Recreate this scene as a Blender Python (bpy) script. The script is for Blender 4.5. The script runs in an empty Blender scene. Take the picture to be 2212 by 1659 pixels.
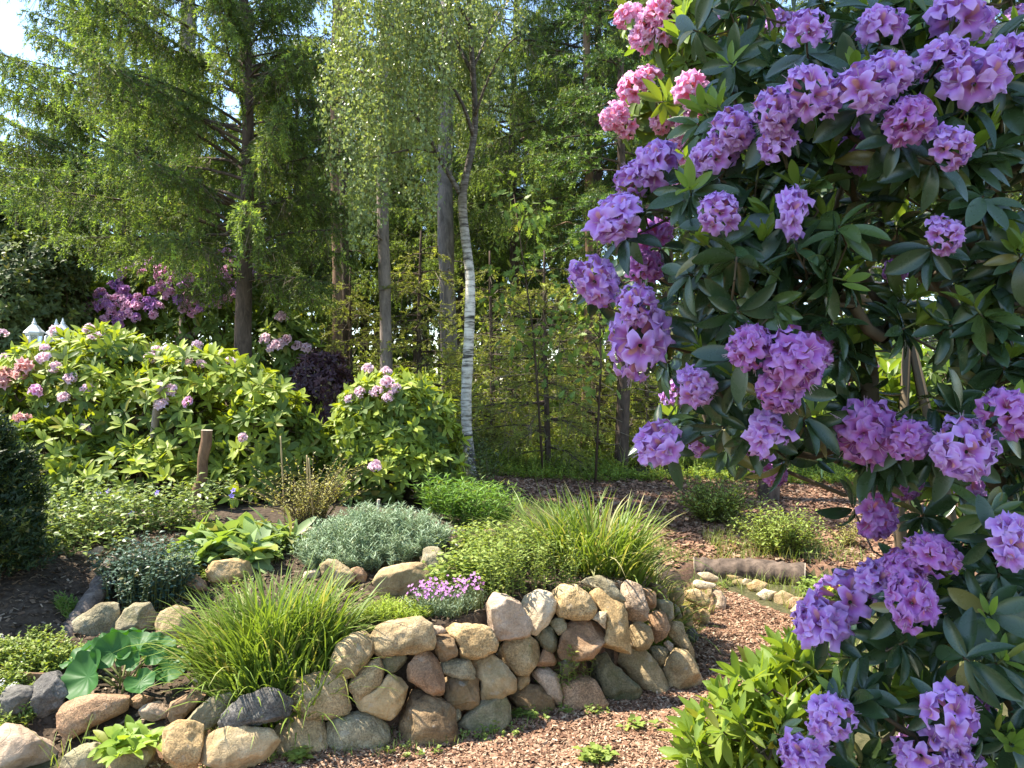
import bpy, math, random
import numpy as np
from mathutils import Vector

# ------------------------------------------------------------------ camera, sky, sun, exposure
sc = bpy.context.scene
COL = sc.collection
EYE = 1.6                      # eye height of the photographer
FOC = 1671.0                   # focal length in units of a 2212 pixel wide picture
cam_d = bpy.data.cameras.new("camera")
cam = bpy.data.objects.new("camera", cam_d)
COL.objects.link(cam)
cam.location = (0, 0, EYE)
cam.rotation_euler = (math.radians(90), 0, 0)
cam_d.sensor_width = 36.0
cam_d.lens = 36.0 * FOC / 2212.0
cam_d.clip_start = 0.05
cam_d.clip_end = 3000
sc.camera = cam

SUN_EL = math.radians(58)
SUN_DIR_H = Vector((-0.975, 0.22, 0)).normalized()
SUN_ROT = math.atan2(SUN_DIR_H.x, SUN_DIR_H.y)
world = bpy.data.worlds.new("World")
sc.world = world
world.use_nodes = True
wn = world.node_tree
wn.nodes.clear()
wo = wn.nodes.new("ShaderNodeOutputWorld")
wb = wn.nodes.new("ShaderNodeBackground")
ws = wn.nodes.new("ShaderNodeTexSky")
ws.sky_type = 'NISHITA'
ws.sun_disc = False
ws.sun_elevation = SUN_EL
ws.sun_rotation = SUN_ROT
ws.air_density = 1.0
ws.dust_density = 0.2
ws.ozone_density = 1.0
wb.inputs[1].default_value = 0.14
wn.links.new(ws.outputs[0], wb.inputs[0])
wn.links.new(wb.outputs[0], wo.inputs[0])

sun_d = bpy.data.lights.new("sun", 'SUN')
sun_d.energy = 4.7
sun_d.angle = math.radians(0.6)
sun_d.color = (1.0, 0.92, 0.80)
sun = bpy.data.objects.new("sun", sun_d)
COL.objects.link(sun)
sdir = Vector((SUN_DIR_H.x * math.cos(SUN_EL), SUN_DIR_H.y * math.cos(SUN_EL), math.sin(SUN_EL)))
sun.rotation_euler = sdir.to_track_quat('Z', 'Y').to_euler()
sun.location = sdir * 40

sc.view_settings.view_transform = 'Standard'
sc.view_settings.look = 'None'
sc.view_settings.exposure = 1.72
sc.view_settings.gamma = 1.0
sc.cycles.max_bounces = 7
sc.cycles.diffuse_bounces = 4
sc.cycles.glossy_bounces = 2
sc.cycles.transmission_bounces = 4
sc.cycles.sample_clamp_indirect = 4.0

# ------------------------------------------------------------------ helpers
R = np.random.RandomState
rng = R(7)


def nrm(a):
    a = np.asarray(a, float)
    return a / np.maximum(np.linalg.norm(a, axis=-1, keepdims=True), 1e-9)


def at(px, py, d):
    """the world point seen at (px, py) of a 2212 x 1659 picture, d metres ahead"""
    return np.array([(px - 1106.0) / FOC * d, d, EYE - (py - 829.5) / FOC * d])


def X(px, d):
    return (px - 1106.0) / FOC * d


def _hash(ix, iy, iz, seed):
    n = (ix * 374761393 + iy * 668265263 + iz * 2147483647 + seed * 974634541) & 0xFFFFFFFF
    n = ((n ^ (n >> 13)) * 1274126177) & 0xFFFFFFFF
    n = n ^ (n >> 16)
    return (n & 0xFFFF) / 65535.0 * 2 - 1


def vnoise(p, seed=0):
    p = np.asarray(p, float)
    i = np.floor(p).astype(np.int64)
    f = p - i
    u = f * f * (3 - 2 * f)
    r = 0
    for dx in (0, 1):
        for dy in (0, 1):
            for dz in (0, 1):
                w = (u[:, 0] if dx else 1 - u[:, 0]) * (u[:, 1] if dy else 1 - u[:, 1]) * (u[:, 2] if dz else 1 - u[:, 2])
                r = r + w * _hash(i[:, 0] + dx, i[:, 1] + dy, i[:, 2] + dz, seed)
    return r


def fbm(p, seed=0, oct=4, gain=0.5):
    r, a, p = 0, 1.0, np.asarray(p, float)
    for o in range(oct):
        r = r + a * vnoise(p * (2.03 ** o) + o * 11.3, seed + o)
        a *= gain
    return r


class Geo:
    """collects vertices and faces and links them as one mesh object"""

    def __init__(self):
        self.V, self.F, self.M, self.T, self.n = [], [], [], [], 0

    def add(self, V, F, mat=0, tint=0.0):
        V = np.asarray(V, float).reshape(-1, 3)
        F = np.asarray(F, np.int64)
        self.V.append(V)
        self.F.append(F + self.n)
        self.M.append(np.full(len(F), mat, np.int32) if np.isscalar(mat) else np.asarray(mat, np.int32))
        self.T.append(np.full(len(V), tint, float) if np.isscalar(tint) else np.asarray(tint, float))
        self.n += len(V)

    def inst(self, tmpl, pos, ax, ay, az, scale=1.0, mat=0, tint=0.0, ttint=None):
        """place a template (verts, faces) at every pos with axes ax, ay, az; scale (N,) or (N,3)"""
        tv, tf = tmpl
        pos = np.asarray(pos, float).reshape(-1, 3)
        N, K = len(pos), len(tv)
        if N == 0:
            return
        s = np.asarray(scale, float)
        if s.ndim == 0:
            s = np.full((N, 3), float(s))
        elif s.ndim == 1:
            s = np.repeat(s[:, None], 3, 1)
        v = (pos[:, None, :] + (tv[None, :, 0:1] * s[:, None, 0:1]) * ax[:, None, :]
             + (tv[None, :, 1:2] * s[:, None, 1:2]) * ay[:, None, :]
             + (tv[None, :, 2:3] * s[:, None, 2:3]) * az[:, None, :]).reshape(-1, 3)
        f = (tf[None] + (np.arange(N) * K)[:, None, None]).reshape(-1, tf.shape[1])
        t = np.asarray(tint, float)
        t = np.repeat(np.full(N, float(t)) if t.ndim == 0 else t, K)
        if ttint is not None:
            t = np.maximum(t, np.tile(ttint, N)) if mat == 0 else np.tile(ttint, N)
        self.add(v, f, mat, t)

    def tube(self, pts, rad, sides=6, mat=0, cap=True, tint=0.0):
        pts = np.asarray(pts, float)
        n = len(pts)
        rad = np.full(n, rad, float) if np.isscalar(rad) else np.asarray(rad, float)
        tg = nrm(np.gradient(pts, axis=0))
        ref = np.array([0.31, 0.17, 0.93]) if abs(tg[0, 2]) < 0.8 else np.array([0.9, 0.43, 0.1])
        a = nrm(np.cross(tg, ref))
        b = np.cross(tg, a)
        th = np.linspace(0, 2 * np.pi, sides, endpoint=False)
        v = pts[:, None] + rad[:, None, None] * (np.cos(th)[None, :, None] * a[:, None] + np.sin(th)[None, :, None] * b[:, None])
        i = np.arange(n - 1)[:, None] * sides
        j = np.arange(sides)[None]
        k = (j + 1) % sides
        f = np.stack([i + j, i + k, i + sides + k, i + sides + j], -1).reshape(-1, 4)
        v = v.reshape(-1, 3)
        if cap:
            c = len(v)
            v = np.vstack([v, pts[0], pts[-1]])
            e = np.arange(sides)
            e2 = (e + 1) % sides
            l = (n - 1) * sides
            self.add(v, f, mat, tint)
            base = self.n - len(v)
            t3 = np.vstack([np.stack([np.full(sides, c), e2, e], -1), np.stack([np.full(sides, c + 1), l + e, l + e2], -1)])
            self.F.append(t3 + base)
            self.M.append(np.full(len(t3), mat, np.int32))
        else:
            self.add(v, f, mat, tint)

    def sticks(self, P0, P1, r0, r1=None, mat=0, sides=3, tint=0.0, mid=None):
        """many thin straight (or once bent) sticks at once"""
        P0, P1 = np.asarray(P0, float).reshape(-1, 3), np.asarray(P1, float).reshape(-1, 3)
        N = len(P0)
        if N == 0:
            return
        mid = None if mid is None else np.asarray(mid, float).reshape(-1, 3)
        r0 = np.full(N, r0, float) if np.isscalar(r0) else r0
        r1 = r0 * 0.5 if r1 is None else (np.full(N, r1, float) if np.isscalar(r1) else r1)
        rows = [(P0, r0), (P1, r1)] if mid is None else [(P0, r0), (mid, (r0 + r1) / 2), (P1, r1)]
        d = nrm(P1 - P0)
        a = nrm(np.cross(d, np.array([0.33, 0.21, 0.55])))
        b = np.cross(d, a)
        th = np.linspace(0, 2 * np.pi, sides, endpoint=False)
        v = np.stack([p[:, None] + r[:, None, None] * (np.cos(th)[None, :, None] * a[:, None] + np.sin(th)[None, :, None] * b[:, None]) for p, r in rows], 1)
        K = len(rows)
        fs = []
        for q in range(K - 1):
            for j in range(sides):
                k = (j + 1) % sides
                fs.append([q * sides + j, q * sides + k, (q + 1) * sides + k, (q + 1) * sides + j])
        f = (np.array(fs)[None] + (np.arange(N) * K * sides)[:, None, None]).reshape(-1, 4)
        self.add(v.reshape(-1, 3), f, mat, tint)

    def build(self, name, mats, parent=None, smooth=False, loc=None):
        me = bpy.data.meshes.new(name)
        V = np.concatenate(self.V) if self.V else np.zeros((0, 3))
        o = bpy.data.objects.new(name, me)
        if loc is not None:
            V = V - np.asarray(loc)
            o.location = Vector(loc)
        me.vertices.add(len(V))
        me.vertices.foreach_set("co", V.astype(np.float32).ravel())
        nl = sum(f.size for f in self.F)
        npoly = sum(len(f) for f in self.F)
        me.loops.add(nl)
        me.loops.foreach_set("vertex_index", np.concatenate([f.ravel() for f in self.F]).astype(np.int32))
        me.polygons.add(npoly)
        tot = np.concatenate([np.full(len(f), f.shape[1], np.int32) for f in self.F])
        st = np.concatenate([[0], np.cumsum(tot)[:-1]]).astype(np.int32)
        me.polygons.foreach_set("loop_start", st)
        me.polygons.foreach_set("material_index", np.concatenate(self.M).astype(np.int32))
        me.polygons.foreach_set("use_smooth", np.full(npoly, bool(smooth)))
        T = np.concatenate(self.T)
        at_ = me.attributes.new("tint", 'FLOAT', 'POINT')
        at_.data.foreach_set("value", T.astype(np.float32))
        me.update(calc_edges=True)
        for m in (mats if isinstance(mats, (list, tuple)) else [mats]):
            me.materials.append(m)
        COL.objects.link(o)
        if parent is not None:
            o.parent = parent
        return o


def tag(o, label=None, cat=None, group=None, kind=None):
    if label:
        o["label"] = label
    if cat:
        o["category"] = cat
    if group:
        o["group"] = group
    if kind:
        o["kind"] = kind
    return o


def thing(name, loc, label, cat, group=None):
    o = bpy.data.objects.new(name, None)
    COL.objects.link(o)
    o.empty_display_size = 0.1
    o.location = Vector(loc)
    bpy.context.view_layer.update() if False else None
    return tag(o, label, cat, group)


def part(g, name, mats, root, smooth=False):
    """builds g (in world coordinates) as a child of root, whose own origin is its location (no rotation)"""
    o = g.build(name, mats, None, smooth, loc=tuple(root.location))
    o.location = (0, 0, 0)
    o.parent = root
    return o


def copy_tree(root, loc, rz, s, label, group=None):
    r = root.copy()
    COL.objects.link(r)
    r.location = Vector(loc)
    r.rotation_euler = (0, 0, rz)
    r.scale = (s, s, s) if np.isscalar(s) else s
    r["label"] = label
    if group:
        r["group"] = group
    for ch in root.children:
        c = ch.copy()
        COL.objects.link(c)
        c.parent = r
    return r


# ------------------------------------------------------------------ materials
class N:
    def __init__(self, name):
        self.m = bpy.data.materials.new(name)
        self.m.use_nodes = True
        self.t = self.m.node_tree
        self.t.nodes.clear()
        self.out = self.new("ShaderNodeOutputMaterial")

    def new(self, ty, **kw):
        n = self.t.nodes.new(ty)
        for k, v in kw.items():
            if isinstance(k, str) and k.startswith("i_"):
                n.inputs[k[2:].replace("_", " ")].default_value = v
            else:
                setattr(n, k, v)
        return n

    def link(self, a, b):
        self.t.links.new(a, b)

    def mix(self, fac, a, b, blend='MIX'):
        n = self.t.nodes.new("ShaderNodeMix")
        n.data_type = 'RGBA'
        n.blend_type = blend
        for sock, v in ((n.inputs[0], fac), (n.inputs[6], a), (n.inputs[7], b)):
            if hasattr(v, "is_output") or hasattr(v, "links"):
                self.link(v, sock)
            elif isinstance(v, (int, float)):
                sock.default_value = v
            else:
                sock.default_value = (*v, 1) if len(v) == 3 else v
        return n.outputs[2]

    def math(self, op, a, b=0.0, clamp=False):
        n = self.t.nodes.new("ShaderNodeMath")
        n.operation = op
        n.use_clamp = clamp
        for sock, v in ((n.inputs[0], a), (n.inputs[1], b)):
            if isinstance(v, (int, float)):
                sock.default_value = v
            else:
                self.link(v, sock)
        return n.outputs[0]

    def ramp(self, fac, stops):
        n = self.t.nodes.new("ShaderNodeValToRGB")
        el = n.color_ramp.elements
        while len(el) < len(stops):
            el.new(0.5)
        for e, (p, c) in zip(el, stops):
            e.position = p
            e.color = (*c, 1) if len(c) == 3 else c
        self.link(fac, n.inputs[0])
        return n.outputs[0]

    def noise(self, scale, detail=4, rough=0.6, vec=None, dist=0.0):
        n = self.new("ShaderNodeTexNoise")
        n.inputs["Scale"].default_value = scale
        n.inputs["Detail"].default_value = detail
        n.inputs["Roughness"].default_value = rough
        n.inputs["Distortion"].default_value = dist
        if vec is not None:
            self.link(vec, n.inputs["Vector"])
        return n.outputs[0]

    def attr(self, name="tint"):
        n = self.new("ShaderNodeAttribute")
        n.attribute_name = name
        return n.outputs["Fac"]

    def pos(self):
        return self.new("ShaderNodeNewGeometry").outputs["Position"]

    def objco(self):
        return self.new("ShaderNodeTexCoord").outputs["Object"]

    def island(self):
        return self.new("ShaderNodeNewGeometry").outputs["Random Per Island"]

    def bsdf(self, color, rough=0.7, spec=0.3, bump=None, bstr=0.3, bdist=0.01):
        p = self.new("ShaderNodeBsdfPrincipled")
        if hasattr(color, "links"):
            self.link(color, p.inputs["Base Color"])
        else:
            p.inputs["Base Color"].default_value = (*color, 1)
        if hasattr(rough, "links"):
            self.link(rough, p.inputs["Roughness"])
        else:
            p.inputs["Roughness"].default_value = rough
        p.inputs["Specular IOR Level"].default_value = spec
        if bump is not None:
            b = self.new("ShaderNodeBump")
            b.inputs["Strength"].default_value = bstr
            b.inputs["Distance"].default_value = bdist
            self.link(bump, b.inputs["Height"])
            self.link(b.outputs[0], p.inputs["Normal"])
        return p

    def done(self, shader):
        self.link(shader, self.out.inputs[0])
        return self.m


def leaf_mat(name, dark, light, tint=None, rough=0.45, transl=0.35, spec=0.4, tcol=(1.25, 1.25, 0.55), var=1.6, vein=False):
    """a leaf: colour varies from leaf to leaf and from clump to clump; 'tint' paints young growth"""
    n = N(name)
    c = n.mix(n.island(), dark, light)
    big = n.noise(var, 2, 0.6, n.pos())
    c = n.mix(n.math('MULTIPLY', n.math('SUBTRACT', big, 0.35, True), 1.6, True), c, light)
    if tint is not None:
        c = n.mix(n.attr(), c, tint)
    old = n.math('GREATER_THAN', n.island(), .965)
    c = n.mix(n.math('MULTIPLY', old, .55), c, (.30, .24, .07))
    rg = n.math('ADD', n.math('MULTIPLY', n.noise(22, 3, .6, n.pos()), .35), rough - .17)
    p = n.bsdf(c, rg, spec)
    tr = n.new("ShaderNodeBsdfTranslucent")
    n.link(n.mix(1.0, c, tcol, 'MULTIPLY'), tr.inputs[0])
    ms = n.new("ShaderNodeMixShader")
    ms.inputs[0].default_value = transl
    n.link(p.outputs[0], ms.inputs[1])
    n.link(tr.outputs[0], ms.inputs[2])
    return n.done(ms.outputs[0])


def bark_mat(name, a, b, scale=14, stretch=0.25, rough=0.9, bstr=0.6):
    n = N(name)
    mp = n.new("ShaderNodeMapping")
    mp.inputs["Scale"].default_value = (1, 1, stretch)
    n.link(n.objco(), mp.inputs[0])
    f = n.noise(scale, 6, 0.7, mp.outputs[0], 0.6)
    c = n.ramp(f, [(0.32, a), (0.65, b)])
    return n.done(n.bsdf(c, rough, 0.2, f, bstr, 0.02).outputs[0])


def stone_mat(name, base, dark, light, moss=(0.10, 0.11, 0.035), moss_amt=0.35, fine=120.0):
    n = N(name)
    oi = n.new("ShaderNodeObjectInfo")
    off = n.new("ShaderNodeVectorMath", operation='ADD')
    n.link(n.objco(), off.inputs[0])
    sc3 = n.new("ShaderNodeVectorMath", operation='SCALE')
    sc3.inputs[0].default_value = (37.0, 91.0, 53.0)
    n.link(oi.outputs["Random"], sc3.inputs["Scale"])
    n.link(sc3.outputs[0], off.inputs[1])
    v = off.outputs[0]
    big = n.noise(7, 5, 0.65, v, 0.4)
    c = n.ramp(big, [(0.30, dark), (0.50, base), (0.72, light)])
    grain = n.noise(fine, 3, 0.75, v)
    c = n.mix(n.math('ADD', n.math('MULTIPLY', oi.outputs['Random'], .6), .12), c, n.ramp(grain, [(0.35, (0.25, 0.24, 0.23)), (0.5, (0.9, 0.9, 0.9)), (0.66, (1.6, 1.55, 1.45))]), 'MULTIPLY')
    mo = n.noise(4.5, 5, 0.7, v, 0.3)
    mf = n.math('MULTIPLY', n.ramp(mo, [(0.52, (0, 0, 0)), (0.66, (1, 1, 1))]), moss_amt)
    c = n.mix(mf, c, moss)
    li = n.noise(16, 4, 0.6, v)
    lf = n.math('MULTIPLY', n.ramp(li, [(0.62, (0, 0, 0)), (0.68, (1, 1, 1))]), 0.30)
    c = n.mix(lf, c, (0.42, 0.41, 0.36))
    crack = n.new("ShaderNodeTexVoronoi", feature='DISTANCE_TO_EDGE')
    crack.inputs["Scale"].default_value = 5.5
    wv = n.new("ShaderNodeVectorMath", operation='ADD')
    n.link(v, wv.inputs[0])
    nz = n.new("ShaderNodeTexNoise")
    nz.inputs["Scale"].default_value = 6
    n.link(v, nz.inputs["Vector"])
    n.link(nz.outputs["Color"], wv.inputs[1])
    n.link(wv.outputs[0], crack.inputs["Vector"])
    cr = n.ramp(crack.outputs["Distance"], [(0.0, (0, 0, 0)), (0.025, (1, 1, 1))])
    h = n.math('ADD', n.math('MULTIPLY', grain, 0.5), n.math('ADD', n.noise(28, 5, 0.7, v), n.math('MULTIPLY', cr, 0.25)))
    return n.done(n.bsdf(c, 0.88, 0.25, h, 0.75, 0.012).outputs[0])


def plain_mat(name, col, rough=0.6, spec=0.3, metal=0.0):
    n = N(name)
    p = n.bsdf(n.mix(n.math('MULTIPLY', n.noise(25, 4), 0.5), col, tuple(x * 0.7 for x in col)), rough, spec)
    p.inputs["Metallic"].default_value = metal
    return n.done(p.outputs[0])


# ------------------------------------------------------------------ leaf templates (length along y, width along x, upper side +z)
def leaf_tmpl(stations, width, droop=0.15, fold=0.12, shape=0.9, tip=0.0, wave=0.0):
    """3 columns x stations; returns verts, quads.  width = full width / length"""
    t = np.linspace(0, 1, stations)
    w = np.sin(np.pi * np.clip(t, 0, 1) ** shape) ** 0.62 * width / 2
    w[0] = 0.02
    w[-1] = 0.012 + tip
    v = []
    for i, (ti, wi) in enumerate(zip(t, w)):
        z = -droop * ti ** 2
        wv = wave * math.sin(i * 2.1)
        v += [(-wi, ti, z + fold * wi * 2 + wv), (0, ti, z), (wi, ti, z + fold * wi * 2 - wv)]
    f = []
    for i in range(stations - 1):
        a = i * 3
        f += [(a, a + 1, a + 4, a + 3), (a + 1, a + 2, a + 5, a + 4)]
    return np.array(v, float), np.array(f)


def small_leaf(width=0.5, fold=0.15, droop=0.1):
    v = np.array([(0, 0, 0), (-width / 2, 0.42, fold * width), (0, 0.45, 0), (width / 2, 0.42, fold * width), (0, 1, -droop)], float)
    f = np.array([(0, 2, 1), (0, 3, 2), (1, 2, 4), (2, 3, 4)])
    return v, f


def frames(d, up):
    """leaf axes: y along d, z near up"""
    y = nrm(d)
    x = np.cross(y, up)
    bad = np.linalg.norm(x, axis=1) < 1e-4
    x[bad] = np.array([1.0, 0, 0])
    x = nrm(x)
    z = np.cross(x, y)
    return x, y, z


def perp(s, r):
    """two unit vectors perpendicular to each row of s"""
    a = nrm(np.cross(s, r.normal(size=s.shape)))
    return a, np.cross(s, a)


def blades(g, base, az, L, w, lean, droop, S=6, mat=0, tint=0.0, twist=None):
    """arching grass blades"""
    N_ = len(base)
    s = np.linspace(0, 1, S)
    th = lean[:, None] + droop[:, None] * s[None] ** 1.4
    ds = L[:, None] / (S - 1)
    r = np.concatenate([np.zeros((N_, 1)), np.cumsum(np.sin(th[:, :-1]) * ds, 1)], 1)
    z = np.concatenate([np.zeros((N_, 1)), np.cumsum(np.cos(th[:, :-1]) * ds, 1)], 1)
    h = np.stack([np.cos(az), np.sin(az), np.zeros(N_)], -1)
    ctr = base[:, None] + r[..., None] * h[:, None] + z[..., None] * np.array([0, 0, 1.0])
    side = np.stack([-np.sin(az), np.cos(az), np.zeros(N_)], -1)
    if twist is not None:
        side = nrm(side + twist[:, None] * h)
    wd = w[:, None] * np.minimum(1, (0.55 + 1.2 * s) * 1.0)[None] * (1 - s[None] ** 3) + 0.0006
    v = np.stack([ctr - side[:, None] * wd[..., None] / 2, ctr + side[:, None] * wd[..., None] / 2], 2).reshape(-1, 3)
    q = np.arange(S - 1)
    f0 = np.stack([2 * q, 2 * q + 1, 2 * q + 3, 2 * q + 2], -1)
    f = (f0[None] + (np.arange(N_) * 2 * S)[:, None, None]).reshape(-1, 4)
    t = np.asarray(tint, float)
    t = np.full(N_, float(t)) if t.ndim == 0 else t
    g.add(v, f, mat, np.repeat(t, 2 * S))
    return ctr


def in_poly(px, py, poly):
    poly = np.asarray(poly, float)
    px, py = np.asarray(px, float), np.asarray(py, float)
    res = np.zeros(px.shape, bool)
    j = len(poly) - 1
    for i in range(len(poly)):
        xi, yi = poly[i]
        xj, yj = poly[j]
        c = ((yi > py) != (yj > py)) & (px < (xj - xi) * (py - yi) / (yj - yi + 1e-12) + xi)
        res ^= c
        j = i
    return res


def poly_dist(px, py, poly):
    poly = np.asarray(poly, float)
    p = np.stack([px, py], -1)
    best = np.full(len(p), 1e9)
    for i in range(len(poly)):
        a, b = poly[i], poly[(i + 1) % len(poly)]
        t = np.clip(((p - a) @ (b - a)) / max((b - a) @ (b - a), 1e-9), 0, 1)
        best = np.minimum(best, np.linalg.norm(p - (a + t[:, None] * (b - a)), axis=1))
    return best


def sample_poly(n, poly, r):
    poly = np.asarray(poly, float)
    lo, hi = poly.min(0), poly.max(0)
    out = np.zeros((0, 2))
    while len(out) < n:
        q = r.uniform(lo, hi, (n * 3, 2))
        out = np.vstack([out, q[in_poly(q[:, 0], q[:, 1], poly)]])
    return out[:n]
# ------------------------------------------------------------------ the lie of the land
WALL_D = [(-900, 3.0), (0, 3.06), (440, 3.2), (515, 3.26), (640, 3.34), (770, 3.38), (900, 3.43), (1040, 3.56), (1150, 3.74), (1260, 3.79),
          (1370, 3.98), (1440, 4.15), (1475, 4.5), (1505, 5.0), (1540, 5.5), (1575, 5.95)]
EDGE = np.array([(X(p, d) - .20 * min(max((p - 1400) / 70, 0), 1), d + 0.19) for p, d in WALL_D] + [(X(1610, 6.12), 6.14), (X(1735, 6.06), 6.06), (X(1800, 5.95), 5.95), (3.4, 5.75), (12, 5.0)])


def edge_dist(x, y):
    """signed distance to the wall line: > 0 in the bed behind it"""
    p = np.stack([x, y], -1)
    best = np.full(len(p), 1e9)
    for i in range(len(EDGE) - 1):
        a, b = EDGE[i], EDGE[i + 1]
        t = np.clip(((p - a) @ (b - a)) / ((b - a) @ (b - a)), 0, 1)
        best = np.minimum(best, np.linalg.norm(p - (a + t[:, None] * (b - a)), axis=1))
    poly = np.vstack([EDGE, [(12, 500), (-400, 500), (-400, 2.9)]])
    return np.where(in_poly(x, y, poly), best, -best)


BED = []
for px, d, z in [(700, 3.62, .33), (800, 3.72, .46), (950, 3.78, .50), (1100, 3.95, .55), (1250, 4.1, .57), (1400, 4.4, .50), (1470, 4.85, .38),
                 (1530, 5.6, .15), (1600, 6.3, .12), (720, 4.4, .48), (870, 4.25, .46), (950, 4.6, .60), (800, 4.9, .63), (630, 5.2, .57),
                 (790, 5.5, .64), (300, 6.2, .62), (850, 6.3, .60), (1015, 8.75, .50), (1270, 4.6, .5), (1500, 7.0, .22), (1640, 6.2, .2),
                 (1200, 9.3, .42), (1500, 9.0, .40), (1800, 7.0, .2), (1850, 9.0, .36), (1640, 8.5, .33), (270, 3.7, .20), (200, 4.2, .28),
                 (390, 4.2, .30), (100, 4.1, .42), (100, 4.55, .55), (0, 4.3, .53), (300, 4.7, .5), (300, 5.2, .56), (50, 5.5, .6), (20, 3.6, .22),
                 (60, 3.3, .02), (180, 3.25, .02), (390, 3.3, .04), (530, 3.62, .2), (250, 3.5, .12), (-300, 4.0, .5), (-300, 5.5, .6),
                 (400, 3.45, .13), (620, 3.5, .27), (300, 8, .65), (700, 9, .62), (-200, 9, .65), (1400, 11, .5), (1800, 11, .45), (2300, 9, .35)]:
    BED.append((X(px, d), d, z))
for x in (-12, -6, 0, 6, 12):
    BED += [(x, 13, .55), (x, 18, .6)]
BED += [(12, 8, .35), (6, 7, .2), (-9, 6, .6), (-5, 3.6, .45), (12, 5.5, .2)]
BED = np.array(BED)
BED[:8, 2] -= .045


def _rbf_fit(P):
    d = np.linalg.norm(P[:, None, :2] - P[None, :, :2], axis=-1)
    n = len(P)
    A = np.zeros((n + 3, n + 3))
    A[:n, :n] = d + np.eye(n) * 0.02
    A[:n, n] = 1
    A[:n, n + 1:] = P[:, :2]
    A[n:, :n] = A[:n, n:].T
    return np.linalg.solve(A, np.concatenate([P[:, 2], np.zeros(3)]))


_W = _rbf_fit(BED)


def Hz(x, y):
    """terrain height"""
    x = np.atleast_1d(np.asarray(x, float))
    y = np.atleast_1d(np.asarray(y, float))
    xc, yc = np.clip(x, -12, 12), np.clip(y, -3, 18)
    B = np.zeros(len(x))
    for k in range(0, len(x), 20000):
        s = slice(k, k + 20000)
        d = np.hypot(xc[s, None] - BED[None, :, 0], yc[s, None] - BED[None, :, 1])
        B[s] = d @ _W[:len(BED)] + _W[len(BED)] + xc[s] * _W[len(BED) + 1] + yc[s] * _W[len(BED) + 2]
    Pz = 0.05 * np.clip((yc - 4.5) / 1.5, 0, 1)
    e = edge_dist(x, y)
    k = np.clip((e + 0.03) / 0.10, 0, 1)
    k = k * k * (3 - 2 * k)
    z = Pz * (1 - k) + np.maximum(B, Pz - 0.02) * k
    p = np.stack([x, y, np.zeros_like(x)], -1)
    far = np.clip(1.2 - np.abs(y - 4) / 14, 0.15, 1)
    return z + 0.018 * fbm(p * 3.1, 3, 3) * far + 0.006 * fbm(p * 14, 5, 2) * far


def ground_at(px, d):
    x = X(px, d)
    return np.array([x, d, float(Hz(x, d)[0])])


gx = np.concatenate([[-400, -120, -50, -25, -14, -10, -8], np.linspace(-6.5, 6.5, 300), [8, 10, 14, 25, 50, 120, 400]])
gy = np.concatenate([[-400, -80, -20, -6, -2], np.linspace(0.4, 12, 290), [12.5, 13.2, 14, 15.5, 18, 22, 30, 45, 80, 200, 700]])
GX, GY = np.meshgrid(gx, gy)
gxx, gyy = GX.ravel(), GY.ravel()
gz = Hz(gxx, gyy)
ged = edge_dist(gxx, gyy)
KERB_PX = [(1440, 5.95), (1560, 5.9), (1600, 5.7), (1650, 5.45), (1720, 5.2), (1740, 4.7), (1760, 4.1), (1800, 3.2), (1830, 2.2), (1900, 0.5)]
KERB = np.array([(X(p, d), d) for p, d in KERB_PX])


def kerb_side(x, y):
    return x - np.interp(y, KERB[::-1, 1], KERB[::-1, 0])


def zone(x, y, e):
    """0 bed soil, 1 path, 2 mulch bed, 3 woodland floor, 4 grass verge"""
    p = np.stack([x, y, np.zeros_like(x)], -1)
    w = 0.12 * fbm(p * 2.2, 9, 3)
    z = np.zeros(len(x))
    z[(e <= 0)] = 4
    z[(e <= 0) & (kerb_side(x, y) + w * .4 < 0) & (x > -1.9 + w) & (y > 0.2)] = 1
    ml = (e > 0) & (y > 5.2) & (x > 0.045 * 0 + np.interp(y, [5, 6, 9, 10], [1.4, 1.25, -0.35, -0.5]) + w) & (y < 9.7 + w * 2)
    z[ml] = 2
    z[(e > 0) & (y >= 9.7 + w * 2)] = 3
    z[(e > 0) & ~ml & (y > 8.4 + w) & (y < 30) & (z == 0)] = 3
    return z


gzone = zone(gxx, gyy, ged)


def ground_mat(name, a, b, c, bump=0.5, fs=30):
    n = N(name)
    p = n.pos()
    f = n.noise(fs, 7, 0.72, p, 0.3)
    col = n.ramp(f, [(0.30, a), (0.52, b), (0.74, c)])
    g = n.noise(3.0, 4, 0.6, p)
    col = n.mix(n.math('MULTIPLY', n.ramp(g, [(0.4, (0, 0, 0)), (0.65, (1, 1, 1))]), 0.45), col, tuple(v * 0.55 for v in b))
    return n.done(n.bsdf(col, 0.95, 0.15, f, bump, 0.03).outputs[0])


M_SOIL = ground_mat("soil", (.028, .020, .013), (.075, .055, .037), (.16, .12, .085))
M_PATH = ground_mat("path woodchip", (.085, .045, .026), (.20, .115, .07), (.38, .24, .15), fs=55)
M_MULCH = ground_mat("bark mulch", (.08, .045, .028), (.20, .115, .072), (.36, .23, .15), fs=45)
M_WOODF = ground_mat("woodland floor", (.02, .022, .008), (.05, .055, .018), (.11, .10, .04), fs=20)
M_VERGE = ground_mat("verge", (.03, .035, .012), (.09, .085, .04), (.16, .14, .07), fs=25)

nx_, ny_ = len(gx), len(gy)
qi = (np.arange(ny_ - 1)[:, None] * nx_ + np.arange(nx_ - 1)[None]).ravel()
quads = np.stack([qi, qi + 1, qi + nx_ + 1, qi + nx_], -1)
qz = gzone[qi]
GV = np.stack([gxx, gyy, gz], -1)


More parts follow.
